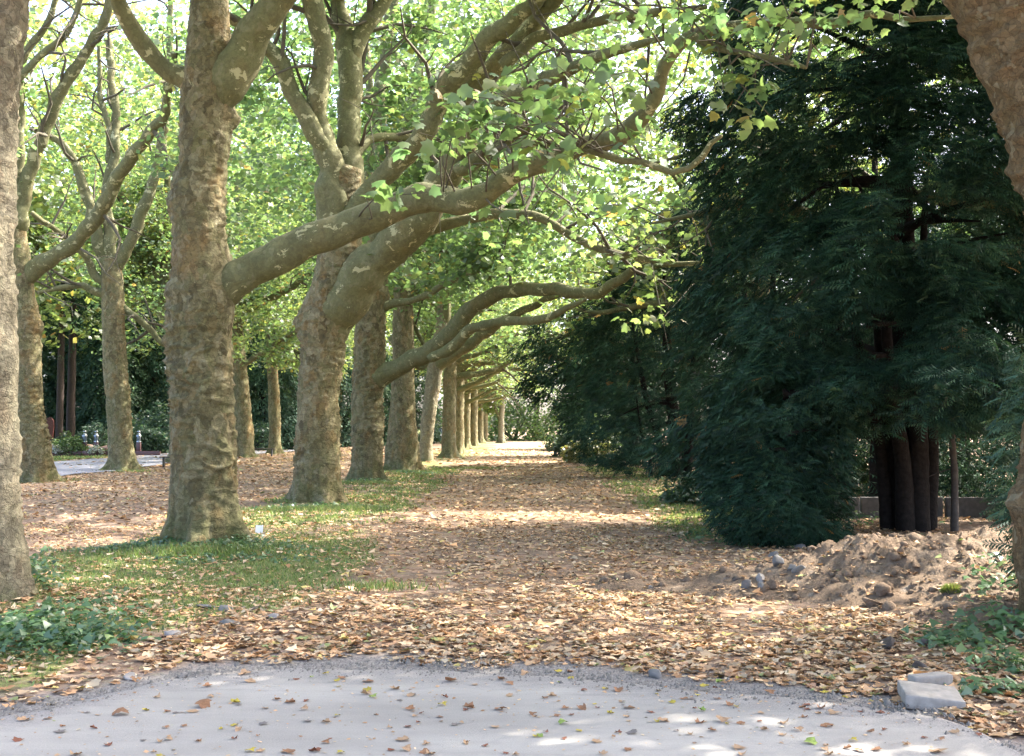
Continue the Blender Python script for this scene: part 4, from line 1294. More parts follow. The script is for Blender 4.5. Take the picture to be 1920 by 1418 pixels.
def box_np(c, s, rz=0.0, bev=0.0, seed=0, rough=0.0, div=1):
    """a block with chipped, slightly uneven faces: verts, quads"""
    me = bpy.data.meshes.new("tmp")
    import bmesh
    bm = bmesh.new()
    bmesh.ops.create_cube(bm, size=1.0)
    for v in bm.verts: v.co = Vector((v.co.x * s[0], v.co.y * s[1], v.co.z * s[2]))
    if bev: bmesh.ops.bevel(bm, geom=bm.edges[:], offset=bev, segments=2, affect='EDGES', profile=.6)
    if div > 1: bmesh.ops.subdivide_edges(bm, edges=bm.edges[:], cuts=div, use_grid_fill=True)
    bmesh.ops.triangulate(bm, faces=bm.faces[:])
    V = np.array([v.co[:] for v in bm.verts]); Fc = np.array([[v.index for v in f.verts] for f in bm.faces])
    bm.free(); bpy.data.meshes.remove(me)
    if rough: V = V + pn(V / max(s) * 7 + seed)[:, None] * rough * unit(V + 1e-6) + pn(V / max(s) * 2.3 + seed)[:, None] * rough * 2 * unit(V + 1e-6)
    cr, sr = math.cos(rz), math.sin(rz)
    V = V @ np.array([[cr, sr, 0], [-sr, cr, 0], [0, 0, 1]])
    return V + np.array(c), Fc


for k in range(4):
    V, Fc = box_np((5.1 + 1.45 * k, 20.4 + .05 * (k % 2), .16), (1.40, .14, .44), 0.02 * (k - 1), .015, k, .006, 3)
    mesh_np("kerb_block", V, Fc, M_OLDCONC, wl)

# ------------------------------------------------------------------ soil heap, stones, slab
hx = np.arange(-.7, 7.0, .032); hy = np.arange(7.9, 14.2, .032)
HX, HY = np.meshgrid(hx, hy)


def heap_full(x, y):
    p = np.stack([x, y, x * 0], -1).reshape(-1, 3)
    h = heap_z(x, y)
    n = (pn(p * 1.6 + 3) * .08 + pn(p * 3.4) * .065 + np.abs(pn(p * 5.5 + 2)) * .075 + np.abs(pn(p * 11)) * .045 + pn(p * 22) * .026).reshape(x.shape)
    return h + n * np.clip(h * 3.5, 0, 1) - .06


HZ = gz(HX, HY) + heap_full(HX, HY)


def mat_soil():
    m, nt, out = new_mat("dug_soil")
    N = NT(nt)
    tc = N.n("ShaderNodeTexCoord"); v = tc.outputs["Object"]
    a = N.noise(v, 2.2, 5, .6); b = N.noise(v, 26, 6, .75); c = N.noise(v, 9, 5, .6)
    col = N.ramp(a.outputs[0], [(.3, (.205, .142, .095)), (.55, (.255, .185, .128)), (.75, (.31, .24, .175))])
    col = N.mix(.6, col, N.ramp(b.outputs[0], [(.3, .35), (.7, 1.0)]), 'MULTIPLY')
    col = N.mix(N.ramp(c.outputs[0], [(.60, 0.0), (.72, .55)]), col, (.29, .25, .205))
    h = N.math('ADD', b.outputs[0], c.outputs[0])
    N.principled(col, .95, N.bump(h, .9, .03), .1, out)
    return m


M_SOIL = mat_soil()
M_DARKSOIL = mat_plain("dark_soil", (.085, .070, .058), .95, 14, .5, .8, .1, 0, .03)
nhx, nhy = len(hx), len(hy)
ih = (np.arange(nhy - 1)[:, None] * nhx + np.arange(nhx - 1)[None]).ravel()
Fh = np.stack([ih, ih + 1, ih + 1 + nhx, ih + nhx], 1)
hk = (heap_z(HX, HY).ravel() > .035)[Fh].all(1)
heap = thing("soil_heap", "heap of dug brown soil with scattered leaves, at the foot of the yews", "soil heap", (3.6, 11.5, 0))
Vh = np.stack([HX, HY, HZ], -1).reshape(-1, 3) - np.array([3.6, 11.5, 0])
mesh_np("soil", Vh, Fh[hk], M_SOIL, heap, None, True)


def ico(sub=2):
    import bmesh
    bm = bmesh.new(); bmesh.ops.create_icosphere(bm, subdivisions=sub, radius=1.0)
    V = np.array([v.co[:] for v in bm.verts]); Fc = np.array([[v.index for v in f.verts] for f in bm.faces])
    bm.free(); return V, Fc


ICO1, ICO2, ICO3 = ico(1), ico(2), ico(3)


def rock_np(s, seed, ang=.5):
    """angular stone: a ball cut by random planes"""
    rng = np.random.RandomState(seed)
    V, Fc = ICO3
    V = V.copy()
    for k in range(11):
        n = unit(rng.normal(0, 1, (1, 3)))[0]
        d = V @ n; lim = rng.uniform(.32, .72)
        V = V - np.outer(np.clip(d - lim, 0, None), n) * .96
    V = V + pn(V * 3 + seed)[:, None] * .03 * V
    return V * np.array(s), Fc


rng = np.random.RandomState(91)
b = Bag()
for k in range(420):
    x = rng.uniform(.6, 5.4); y = rng.uniform(9.0, 13.0)
    h = float(heap_z(np.array([x]), np.array([y]))[0])
    if h < .06: continue
    V, Fc = ICO1; s = rng.gamma(2.0, .012) + .012
    V = V * (1 + .8 * pn(V * 2.3 + k)[:, None]) * s * np.array([1, 1, .75])
    zz = float(gz(np.array([x]), np.array([y]))[0] + heap_full(np.array([x]), np.array([y]))[0])
    b.add(V + np.array([x - 3.6, y - 11.5, zz + s * .2]), Fc)
tag(b.build("clods", M_SOIL, heap, True), kind="stuff")
b = Bag()
cx, cy = rng.uniform(.4, 5.8, 5200), rng.uniform(8.9, 13.2, 5200)
ch = heap_z(cx, cy); k_ = ch > .05
cx, cy, cz_ = cx[k_], cy[k_], (gz(cx, cy) + heap_full(cx, cy))[k_]
q = np.array([(1, 0, -.3), (-.5, .85, -.3), (-.5, -.85, -.3), (.1, 0, .8)])
for k in range(len(cx)):
    s = rng.gamma(2, .0062) + .003
    b.add(q * s * rng.uniform(.6, 1.4, (4, 3)) @ np.array(Matrix.Rotation(rng.uniform(0, 6.3), 3, 'Z')) + np.array([cx[k] - 3.6, cy[k] - 11.5, cz_[k] + .002]), np.array([(0, 1, 3), (1, 2, 3), (2, 0, 3)]))
tag(b.build("crumbs", M_SOIL, heap), kind="stuff")


def on_heap(px, py, guess):
    """point of the heap surface under a photo pixel"""
    prev = None
    for Y in np.arange(7.5, 14.5, .02):
        p = at(px, py, Y)
        s = float(gz(np.array([p.x]), np.array([p.y]))[0])
        if float(heap_z(np.array([p.x]), np.array([p.y]))[0]) > .035:
            s = max(s, s + float(heap_full(np.array([p.x]), np.array([p.y]))[0]))
        if p.z <= s:
            return p
    return gnd(px, py)


STN = [(1497, 1028, 16, 12, "s", "grey angular stone perched on top of the stony tail of the heap"), (1462, 1052, 15, 13, "s", "grey stone sunk upright left of the heap crest"),
       (1484, 1062, 13, 12, "s", "blue grey stone at the middle of the heap's stony tail"), (1499, 1065, 14, 11, "s", "blue grey slab of stone leaning on the brown soil"),
       (1428, 1083, 17, 12, "w", "pale flat stone at the front of the stony tail"), (1400, 1097, 17, 12, "s", "dark grey stone, leftmost of the front three on the heap"),
       (1427, 1102, 10, 10, "s", "small squarish grey stone right of the dark front stone"), (1455, 1098, 17, 14, "b", "brown crumbly block at the front of the stony tail"),
       (1380, 1086, 9, 5, "d", "thin dark stone lying left of the front stones"), (1408, 1145, 9, 6, "s", "flat grey stone in the leaves before the heap"),
       (1218, 1101, 10, 7, "s", "small grey stone alone at the left end of the soil tail"), (1228, 1266, 15, 11, "s", "single blue grey stone at the edge of the asphalt"),
       (1115, 1113, 13, 7, "b", "brown clod half buried in leaves on the path"), (1640, 1130, 24, 13, "b", "broad brown clod low on the front of the heap"),
       (1470, 1035, 9, 6, "w", "pale pebble beside the perched grey stone"), (1450, 1040, 11, 8, "s", "grey stone at the back edge of the stony tail"),
       (385, 1137, 24, 6, "s", "flat grey stone lying in the grass left of the path"), (420, 1143, 18, 5, "s", "second flat grey stone right beside the first, left of the path"),
       (475, 1140, 16, 6, "d", "dark grey stone on the grass edge left of the path"), (320, 1190, 22, 9, "w", "pale rounded stone among leaves near the left undergrowth"),
       (430, 1168, 24, 8, "s", "grey stone almost covered by leaves left of the path"), (512, 1157, 14, 6, "w", "bright white stone in the leaves left of the path"),
       (340, 1268, 24, 8, "w", "pale flat stone at the asphalt edge on the left"), (245, 1270, 22, 7, "w", "low pale stone by the asphalt near the left undergrowth"),
       (1745, 1205, 16, 14, "d", "dark lump of earth standing in leaves right of the path"), (1725, 1250, 20, 14, "d", "dark clod in the leaves behind the concrete slab"),
       (1595, 1240, 14, 10, "d", "dark clod in the leaves left of the slab"), (1672, 1205, 26, 18, "d", "large dark clod of earth right of the leafy path"),
       (1125, 1137, 10, 6, "s", "flat grey chip showing through leaves in the middle of the path")]
SMAT = {"s": M_STONE, "w": M_STONEW, "b": M_SOIL, "d": M_DARKSOIL}
for i, (px, py, rw, rh, kd, lb) in enumerate(STN):
    p = on_heap(px, py + rh * .6, 0)
    s = p.y / F
    V, Fc = rock_np((rw * s * 1.1, rw * s * .9, rh * s * 1.25), 200 + i)
    o = mesh_np("stone" if kd in "sw" else "earth_clod", V, Fc, SMAT[kd], None, None, kd in "bd", (p.x, p.y + rw * s * .4, p.z + rh * s * .35))
    o.rotation_euler = (rng.uniform(-.3, .3), rng.uniform(-.3, .3), rng.uniform(0, 6))
    tag(o, lb, "stone" if kd in "sw" else "earth clod", "stones on and around the heap" if px > 1000 else "stones beside the path on the left")

p = gnd(1745, 1312)
sl = thing("concrete_slab", "loose pale concrete kerb block lying tilted at the right edge of the asphalt", "slab", (p.x, p.y, .03))
V, Fc = box_np((0, 0, -.016), (.33, .36, .08), -.18, .010, 3, .0035, 4)
V[:, 2] += V[:, 0] * -.08 + V[:, 1] * .05
mesh_np("block", V, Fc, M_CONC, sl)
V, Fc = box_np((.10, .30, .02), (.26, .10, .07), .25, .010, 8, .006, 3)
mesh_np("broken_piece", V, Fc, M_CONC, sl)

# grit along the broken asphalt edge
b = Bag()
for k in range(2600):
    x = rng.uniform(-3.2, 3.0); y0 = float(edge_y(np.array([x]))[0]); y = y0 + rng.normal(.02, .16)
    V, Fc = ICO1; s = rng.gamma(2, .0032) + .002
    if k < 1: continue
    # four-sided chips keep the grit cheap
    q = np.array([(1, 0, -.3), (-.5, .85, -.3), (-.5, -.85, -.3), (0, 0, .8)]) * s * rng.uniform(.7, 1.3, (4, 3))
    b.add(q + np.array([x, y, max(.0, float(gz(np.array([x]), np.array([y]))[0])) + .001]), np.array([(0, 1, 3), (1, 2, 3), (2, 0, 3)]))
tag(b.build("gravel", mat_plain("grit", (0.15, 0.14, 0.125), .9, 30, .3, .3)), "grit crumbling along the edge of the asphalt", None, None, "stuff")


# ------------------------------------------------------------------ fallen leaves
def curl_leaf(seed, curl, tpl=T_NEAR):
    """a dry lobed leaf, folded and curled, lying on the ground"""
    rng = np.random.RandomState(seed)
    V = tpl[0].copy()
    V[:, 2] = 0
    V[:, 1] -= .4
    a = rng.uniform(0, 3.14)
    d = V[:, 0] * math.cos(a) + V[:, 1] * math.sin(a)
    e = -V[:, 0] * math.sin(a) + V[:, 1] * math.cos(a)
    ang = d * curl
    k = np.where(abs(curl) > 1e-3, np.sin(ang) / curl, d)
    z = (1 - np.cos(ang)) / curl
    V = np.stack([k * math.cos(a) - e * math.sin(a), k * math.sin(a) + e * math.cos(a), z + .10 * e * e * 4 * rng.uniform(-.3, 1)], 1)
    V += rng.normal(0, .025, V.shape)
    V[:, 2] -= V[:, 2].min()
    return V, tpl[1]


FALL = [(5, (.46, .285, .155)), (4, (.35, .20, .10)), (4, (.53, .375, .225)), (1.6, (.23, .135, .08)), (.5, (.46, .35, .12)), (.5, (.25, .28, .11)), (4, (.43, .335, .22)), (1, (.40, .215, .10)), (.5, (.15, .105, .08))]


def litter(name, label, P, size, seed, curls, tpl=T_NEAR, pal=FALL, tilt=.15):
    """a mass of dry leaves lying on the ground"""
    rng = np.random.RandomState(seed)
    n = len(P)
    shapes = [curl_leaf(seed + k, c, tpl) for k, c in enumerate(curls)]
    pick = rng.randint(0, len(shapes), n)
    Vs, Fs, Cs, off = [], [], [], 0
    colr = palette(n, rng, pal, .25)
    for k, (tv, tf) in enumerate(shapes):
        idx = np.where(pick == k)[0]
        if not len(idx): continue
        m = len(idx)
        up = np.array([0, 0, 1.0]) + rng.normal(0, tilt, (m, 3)) * np.array([1, 1, 0])
        az = rng.uniform(0, 6.283, m)
        fwd = np.stack([np.cos(az), np.sin(az), rng.normal(0, tilt, m)], -1)
        V, Fc = place(P[idx], fwd, up, size * np.clip(np.exp(rng.normal(-.1, .38, m)), .35, 1.9), (tv, tf))
        Vs.append(V); Fs.append(Fc + off); off += len(V); Cs.append(np.repeat(colr[idx], len(tf), 0))
    o = mesh_np(name, np.vstack(Vs), np.vstack(Fs), M_LITTER, None, np.vstack(Cs))
    return tag(o, label, None, None, "stuff")


def surf(x, y):
    z = gz(x, y)
    h = heap_z(x, y)
    z = np.where(h > .035, np.maximum(z, z + heap_full(x, y)), z)
    return z


rng = np.random.RandomState(17)


def litter_density(x, y):
    p = np.stack([x * 1.3, y * 1.0, x * 0 + 4], -1)
    n = pn(p)
    e = y - edge_y(x)
    start = .34 + .34 * pn(np.stack([x * 1.1, x * 0, x * 0 + 2], -1)) + .10 * pn(np.stack([x * 4, x * 0, x * 0], -1))
    d = sstep(-.12, .22, e - start)
    d = d * (1 - .52 * green(x, y)) * np.clip(.72 + .95 * n + .35 * pn(p * 2.7), .08, 1)
    h = heap_z(x, y)
    d = np.where((h > .05) & (x > .7), d * np.clip(.30 - h * .5, .07, 1), d)
    d = np.where((x < -2.55) & (y < 9.6), d * .35, d)
    # bare worn patches behind the strip of leaves
    d = d * (1 - .9 * np.exp(-(((x + .9) / .9) ** 2 + ((y - 11.2) / .45) ** 2)))
    d = d * (1 - .55 * np.exp(-(((x - 1.6) / .7) ** 2 + ((y - 10.2) / .4) ** 2)))
    return np.clip(d, 0, 1)


def scatter(n, x0, x1, y0, y1):
    x = rng.uniform(x0, x1, n); y = rng.uniform(y0, y1, n)
    k = rng.uniform(0, 1, n) < litter_density(x, y)
    x, y = x[k], y[k]
    return np.stack([x, y, surf(x, y) + rng.uniform(.002, .02, len(x))], -1)


P1 = scatter(30000, -5.2, 5.6, 6.2, 8.9)
litter("leaf_litter", "flat carpet of small dry tan leaves along the asphalt edge", P1[:17000], .053, 31, [.3, .6, 1.1, -.5, 2.0, .4])
P1 = scatter(30000, -5.2, 5.6, 8.9, 11.5)
litter("leaf_litter", "thick carpet of dry tan leaves on the near part of the path", P1, .056, 37, [.3, .6, 1.1, -.5, 2.0, .4], T_MID)
P2 = scatter(34000, -9, 6.5, 11.5, 19)
litter("leaf_litter", "brown leaf carpet on the path between the first trees and the heap", P2, .060, 41, [.6, 1.6, -1.2, 2.2], T_MID)
P3 = scatter(44000, -16, 8, 19, 42)
litter("leaf_litter", "brown leaf carpet on the path farther back under the row of trees", P3, .092, 51, [.8, 1.6, -1.2], T_MID)
P4 = scatter(22000, -22, 8, 42, 85)
litter("leaf_litter", "distant leaf carpet on the avenue floor", P4, .15, 61, [.8, 1.4], T_FAR)

# the leaves one can count: those lying singly on the asphalt and along its edge
KIND_L = [("brown", (.30, .155, .080), "curled brown leaf lying alone on the grey asphalt"), ("tan", (.42, .27, .155), "dry tan leaf lying alone on the grey asphalt"),
          ("rust", (.24, .095, .055), "small dark rusty leaf lying on the grey asphalt"), ("yellow", (.46, .36, .06), "yellow leaf lying on the grey asphalt"),
          ("green", (.30, .38, .09), "fallen yellow green leaf lying on the grey asphalt"), ("grey", (.20, .17, .15), "withered grey brown leaf lying flat on the grey asphalt")]


def mat_dry(name, c):
    m, nt, out = new_mat(name)
    N = NT(nt)
    tc = N.n("ShaderNodeTexCoord"); oi = N.n("ShaderNodeObjectInfo")
    nz = N.noise(tc.outputs["Object"], 6, 4, .6)
    col = N.ramp(nz.outputs[0], [(.3, tuple(x * .7 for x in c)), (.7, tuple(min(1, x * 1.2) for x in c))])
    col = N.mix(.45, col, N.ramp(oi.outputs["Random"], [(0, .55), (1, 1.0)]), 'MULTIPLY')
    pr = N.principled(col, .75, None, .25)
    t = N.n("ShaderNodeBsdfTranslucent"); N.l(col, t.inputs[0])
    mx = N.n("ShaderNodeMixShader"); mx.inputs[0].default_value = .15
    N.l(pr.outputs[0], mx.inputs[1]); N.l(t.outputs[0], mx.inputs[2]); N.l(mx.outputs[0], out.inputs["Surface"])
    return m


protos = {}
for ki, (kn, c, lb) in enumerate(KIND_L):
    md = mat_dry("dry_leaf_" + kn, c)
    protos[kn] = []
    for q, cu in enumerate((.7, 1.8, 2.8, -1.3) if kn not in ("grey",) else (.4, .6, .8, .5)):
        V, Fc = curl_leaf(300 + ki * 10 + q, cu)
        # stalk
        V2 = np.array([(-.012, -.38, .02), (.012, -.38, .02), (.05, -.72, .05)])
        me_o = mesh_np("fallen_leaf", np.vstack([V, V2]), np.vstack([Fc, [(len(V), len(V) + 1, len(V) + 2)]]), md)
        protos[kn].append(me_o.data)
        bpy.data.objects.remove(me_o)
# leaves whose place can be read in the photo: (x, y, kind, width px)
LV = [(755, 1385, "tan", 30), (520, 1310, "brown", 16), (545, 1315, "brown", 24), (570, 1328, "tan", 18), (497, 1326, "tan", 16), (575, 1312, "rust", 14), (612, 1352, "tan", 22), (632, 1340, "yellow", 12),
      (577, 1350, "grey", 18), (494, 1355, "grey", 20), (440, 1315, "yellow", 24), (380, 1322, "brown", 34), (362, 1332, "tan", 24), (295, 1305, "tan", 18), (273, 1330, "yellow", 16), (227, 1337, "brown", 34),
      (90, 1345, "brown", 18), (45, 1348, "tan", 26), (175, 1363, "rust", 16), (112, 1370, "grey", 24), (33, 1385, "rust", 22), (140, 1413, "tan", 26), (300, 1388, "tan", 18), (300, 1418, "yellow", 20),
      (440, 1358, "yellow", 16), (448, 1366, "tan", 18), (440, 1383, "rust", 16), (470, 1406, "yellow", 22), (488, 1406, "tan", 18), (540, 1408, "brown", 30), (590, 1406, "rust", 26), (610, 1390, "brown", 18),
      (690, 1276, "brown", 24), (688, 1292, "yellow", 20), (686, 1299, "tan", 24), (632, 1275, "yellow", 14), (635, 1285, "yellow", 12), (640, 1270, "brown", 22), (740, 1290, "tan", 24), (700, 1305, "green", 18),
      (770, 1302, "tan", 18), (770, 1328, "brown", 20), (835, 1305, "rust", 12), (830, 1320, "yellow", 18), (824, 1342, "brown", 16), (845, 1275, "brown", 28), (880, 1324, "brown", 26), (790, 1335, "rust", 10),
      (765, 1360, "rust", 16), (730, 1362, "tan", 12), (800, 1393, "tan", 18), (760, 1404, "tan", 24), (795, 1408, "brown", 22), (805, 1412, "tan", 22), (875, 1390, "tan", 16), (938, 1328, "brown", 26),
      (955, 1302, "tan", 16), (1020, 1307, "brown", 16), (1036, 1303, "tan", 20), (1000, 1337, "brown", 18), (929, 1361, "tan", 18), (1062, 1326, "brown", 20), (1090, 1326, "brown", 26), (1045, 1340, "brown", 14),
      (1072, 1338, "rust", 12), (1120, 1325, "rust", 10), (1145, 1335, "yellow", 16), (1055, 1354, "green", 20), (1085, 1368, "yellow", 14), (1012, 1378, "green", 16), (1024, 1370, "rust", 12), (1058, 1383, "rust", 12),
      (1118, 1388, "tan", 22), (1130, 1411, "tan", 20), (874, 1392, "tan", 14), (910, 1396, "rust", 14), (1180, 1325, "brown", 24), (1175, 1342, "tan", 14), (1160, 1371, "rust", 14), (1185, 1372, "grey", 26),
      (1220, 1333, "rust", 16), (1245, 1350, "tan", 24), (1310, 1353, "brown", 22), (1355, 1350, "tan", 32), (1390, 1354, "brown", 18), (1335, 1367, "brown", 18), (1294, 1375, "tan", 16), (1268, 1368, "rust", 12),
      (1282, 1308, "brown", 18), (1260, 1315, "yellow", 16), (1316, 1330, "green", 18), (1308, 1303, "yellow", 12), (1345, 1308, "brown", 16), (1368, 1319, "brown", 20), (1380, 1323, "yellow", 14), (1443, 1296, "brown", 22),
      (1544, 1296, "yellow", 20), (1584, 1306, "yellow", 14), (1540, 1326, "brown", 24), (1563, 1335, "tan", 24), (1425, 1350, "rust", 10), (1472, 1353, "tan", 22), (1433, 1366, "tan", 18), (1497, 1367, "tan", 20),
      (1552, 1359, "brown", 26), (1633, 1370, "brown", 16), (1659, 1366, "rust", 14), (1520, 1390, "green", 28), (1385, 1400, "tan", 28), (1392, 1412, "tan", 20), (1555, 1412, "tan", 22), (1600, 1387, "yellow", 18),
      (1610, 1404, "brown", 20), (1645, 1404, "brown", 22), (1700, 1394, "tan", 16), (1765, 1384, "brown", 16), (1760, 1407, "tan", 38), (1550, 1396, "tan", 12), (1590, 1400, "brown", 20), (1835, 1375, "rust", 14),
      (1790, 1371, "tan", 22), (1135, 1290, "yellow", 14), (1160, 1293, "brown", 30), (1095, 1292, "rust", 14), (1235, 1293, "tan", 14), (1322, 1285, "yellow", 20), (1340, 1288, "rust", 10), (955, 1280, "brown", 18),
      (890, 1282, "tan", 14), (940, 1272, "brown", 20), (985, 1262, "tan", 22), (1045, 1258, "yellow", 18), (1070, 1270, "yellow", 14), (1048, 1278, "green", 12), (1068, 1258, "brown", 14), (612, 1262, "yellow", 14),
      (470, 1276, "tan", 24), (390, 1285, "brown", 20), (460, 1262, "tan", 28), (585, 1268, "green", 10), (556, 1272, "rust", 14), (1385, 1270, "yellow", 14), (1350, 1277, "green", 18), (1480, 1275, "tan", 16)]
SHORT = {"brown": "curled brown leaf", "tan": "dry tan leaf", "rust": "dark rusty leaf", "yellow": "yellow leaf", "green": "yellow green leaf", "grey": "withered grey brown leaf"}


def leaf_label(kn, x, y, s):
    sz = "big" if s > .085 else "small" if s < .05 else "middling"
    pl = "beside the concrete slab" if abs(x - 2.45) < .35 and y > 6.2 else "far left on the asphalt" if x < -1.6 else "on the right of the asphalt" if x > 1.5 else \
         "left of the asphalt's middle" if x < -.9 else "just left of the asphalt's middle" if x < -.25 else "right of the asphalt's middle" if x > .9 else "just right of the asphalt's middle" if x > .35 else "in the middle of the asphalt"
    dp = "near the leafy edge" if y > 6.9 else "nearest the viewer" if y < 5.8 else "halfway out" if y < 6.4 else "a stride from the leaves"
    return f"{sz} {SHORT[kn]} {pl}, {dp}"


cnt = 0
for (px, py, kn, wp) in LV:
    p = gnd(px, py, .01)
    o = bpy.data.objects.new("fallen_leaf", protos[kn][cnt % 4]); COL.objects.link(o); cnt += 1
    s = max(.032, wp * .92 * p.y / F)
    zz = max(0.002, float(gz(np.array([p.x]), np.array([p.y]))[0])) + .002
    o.location = (p.x, p.y, zz)
    o.scale = (s, s, s * rng.uniform(.8, 1.3))
    o.rotation_euler = (rng.normal(0, .12), rng.normal(0, .12), rng.uniform(0, 6.28))
    tag(o, leaf_label(kn, p.x, p.y, s), "leaf", "fallen leaves lying singly on the asphalt")
nb = 900
bx_, by_ = rng.uniform(-2.9, 2.6, nb), 5.3 + 2.2 * rng.beta(2.2, 1.3, nb)
kb_ = by_ < edge_y(bx_) + .1
litter("leaf_litter", "broken bits of leaf strewn over the grey asphalt", np.stack([bx_, by_, bx_ * 0 + .003], -1)[kb_], .017, 77, [.5, 1.0], T_FAR)
# a few more, between those
for k in range(70):
    x = rng.uniform(-2.6, 2.3); y = rng.uniform(5.55, 7.2)
    if y > float(edge_y(np.array([x]))[0]) - .05: continue
    kn = ["brown", "rust", "tan", "tan", "yellow", "grey"][rng.randint(6)]
    o = bpy.data.objects.new("fallen_leaf", protos[kn][rng.randint(4)]); COL.objects.link(o)
    s = rng.uniform(.022, .05)
    o.location = (x, y, .003); o.scale = (s, s, s)
    o.rotation_euler = (0, 0, rng.uniform(0, 6.28))
    tag(o, leaf_label(kn, x, y, s), "leaf", "fallen leaves lying singly on the asphalt")


# ------------------------------------------------------------------ grass and undergrowth
def grass(name, label, x, y, h, seed, w=.012):
    rng = np.random.RandomState(seed)
    n = len(x); z = surf(x, y)
    a = rng.uniform(0, 6.28, n); L = h * rng.uniform(.5, 1.4, n)
    le = rng.normal(0, .5, (n, 2)) * L[:, None]
    wv = np.stack([np.cos(a), np.sin(a)], -1) * (w * rng.uniform(.6, 1.4, n))[:, None]
    b0 = np.stack([x - wv[:, 0], y - wv[:, 1], z - .01], -1); b1 = np.stack([x + wv[:, 0], y + wv[:, 1], z - .01], -1)
    t = np.stack([x + le[:, 0], y + le[:, 1], z + L], -1)
    V = np.stack([b0, b1, t], 1).reshape(-1, 3)
    Fc = np.arange(3 * n).reshape(-1, 3)
    C = palette(n, rng, [(4, (.105, .160, .042)), (3, (.14, .19, .05)), (2, (.22, .21, .09)), (1, (.08, .13, .04))], .2)
    return tag(mesh_np(name, V, Fc, M_GRASS, None, C), label, None, None, "stuff")


def gscatter(n, x0, x1, y0, y1, lo=.35):
    x = rng.uniform(x0, x1, n); y = rng.uniform(y0, y1, n)
    k = rng.uniform(lo * .6, 1, n) < green(x, y)
    return x[k], y[k]


x, y = gscatter(90000, -9, 4.5, 6.2, 19)
grass("grass", "short thin grass between the leaves around the front trees", x, y, .034, 71)
x, y = gscatter(150000, -14, 6, 19, 46)
grass("grass", "thin grass verge along the tree row and under the yews", x, y, .05, 72, .022)
x, y = gscatter(40000, -45, -20, 30, 80)
grass("grass", "mown grass of the cemetery lawn at the far left", x, y, .08, 73, .04)
# tufts hugging the trunks
tx, ty = [], []
for (px, py, sx, sy, n) in [(375, 1040, 1.0, .35, 2600), (610, 958, 1.15, .5, 5200), (690, 910, .8, .4, 1600), (770, 888, 1.0, .5, 1500), (900, 880, .8, .5, 500), (690, 1105, .5, .22, 350), (450, 855, .7, .5, 500), (75, 905, 1.0, .5, 700),
                            (235, 886, .8, .5, 700)]:
    p = gnd(px, py); tx.append(p.x + rng.normal(0, sx * .55, n)); ty.append(p.y + rng.normal(0, sy * .6, n))
tx, ty = np.concatenate(tx), np.concatenate(ty)
k = ty > edge_y(tx) + .05
grass("grass", "longer grass tufts growing round the feet of the trunks", tx[k], ty[k], .075, 74, .011)


def cover(name, label, spots, size, seed, pal, tpl=T_MID, mat=None):
    """low leafy plants: leaves held a hand above the ground"""
    rng = np.random.RandomState(seed)
    PP = []
    for (px, py, sx, sy, h, n) in spots:
        p = gnd(px, py)
        x = p.x + rng.normal(0, sx, n); y = p.y + rng.normal(0, sy, n)
        PP.append(np.stack([x, y, surf(x, y) + h * rng.uniform(.15, 1, n) * np.exp(-(((x - p.x) / sx / 1.6) ** 2))], -1))
    P = np.vstack(PP)
    P = P[P[:, 1] > edge_y(P[:, 0]) + .1]
    n = len(P)
    az = rng.uniform(0, 6.28, n)
    fwd = np.stack([np.cos(az), np.sin(az), rng.uniform(-.5, .2, n)], -1)
    up = np.array([0, -.25, 1.0]) + rng.normal(0, .4, (n, 3))
    V, Fc = place(P, fwd, up, size * rng.uniform(.5, 1.2, n), tpl)
    return tag(mesh_np(name, V, Fc, mat or M_BUSH, None, np.repeat(palette(n, rng, pal), len(tpl[1]), 0)), label, None, None, "stuff")


IVY = [(4, (.055, .120, .042)), (3, (.075, .145, .050)), (2, (.038, .085, .034)), (1, (.12, .17, .05))]
cover("undergrowth", "leafy green undergrowth at the foot of the nearest grey trunk", [(70, 1200, .34, .30, .22, 620), (20, 1225, .3, .25, .2, 380), (150, 1215, .22, .22, .14, 260), (75, 1090, .14, .15, .35, 90), (60, 1130, .12, .2, .3, 120), (190, 1160, .2, .3, .10, 90)], .085, 81, IVY)
cover("undergrowth", "ivy spreading round the foot of the big mottled trunk", [(375, 1035, .95, .18, .10, 760), (300, 1030, .35, .2, .12, 200), (460, 1030, .35, .2, .14, 260), (420, 1050, .7, .25, .06, 360)], .075, 82, IVY)
cover("undergrowth", "green leaves creeping below the soil heap at the right edge", [(1880, 1200, .22, .28, .22, 260), (1800, 1215, .22, .2, .13, 130), (1890, 1260, .15, .15, .13, 120), (1860, 1300, .16, .1, .10, 70), (1760, 1215, .12, .1, .1, 50), (1900, 1150, .15, .3, .2, 120)], .09, 83, IVY)
cover("undergrowth", "ivy at the feet of the second and third path-row trunks", [(600, 955, .7, .2, .12, 380), (690, 908, .6, .25, .14, 240), (770, 890, .9, .4, .10, 300)], .09, 84, IVY)
cover("undergrowth", "weeds growing along the skirt of the yews", [(1390, 1010, .5, .4, .15, 260), (1440, 1025, .3, .3, .15, 160), (1250, 905, .8, .6, .15, 220), (1620, 985, .6, .5, .2, 200)], .09, 85, IVY)
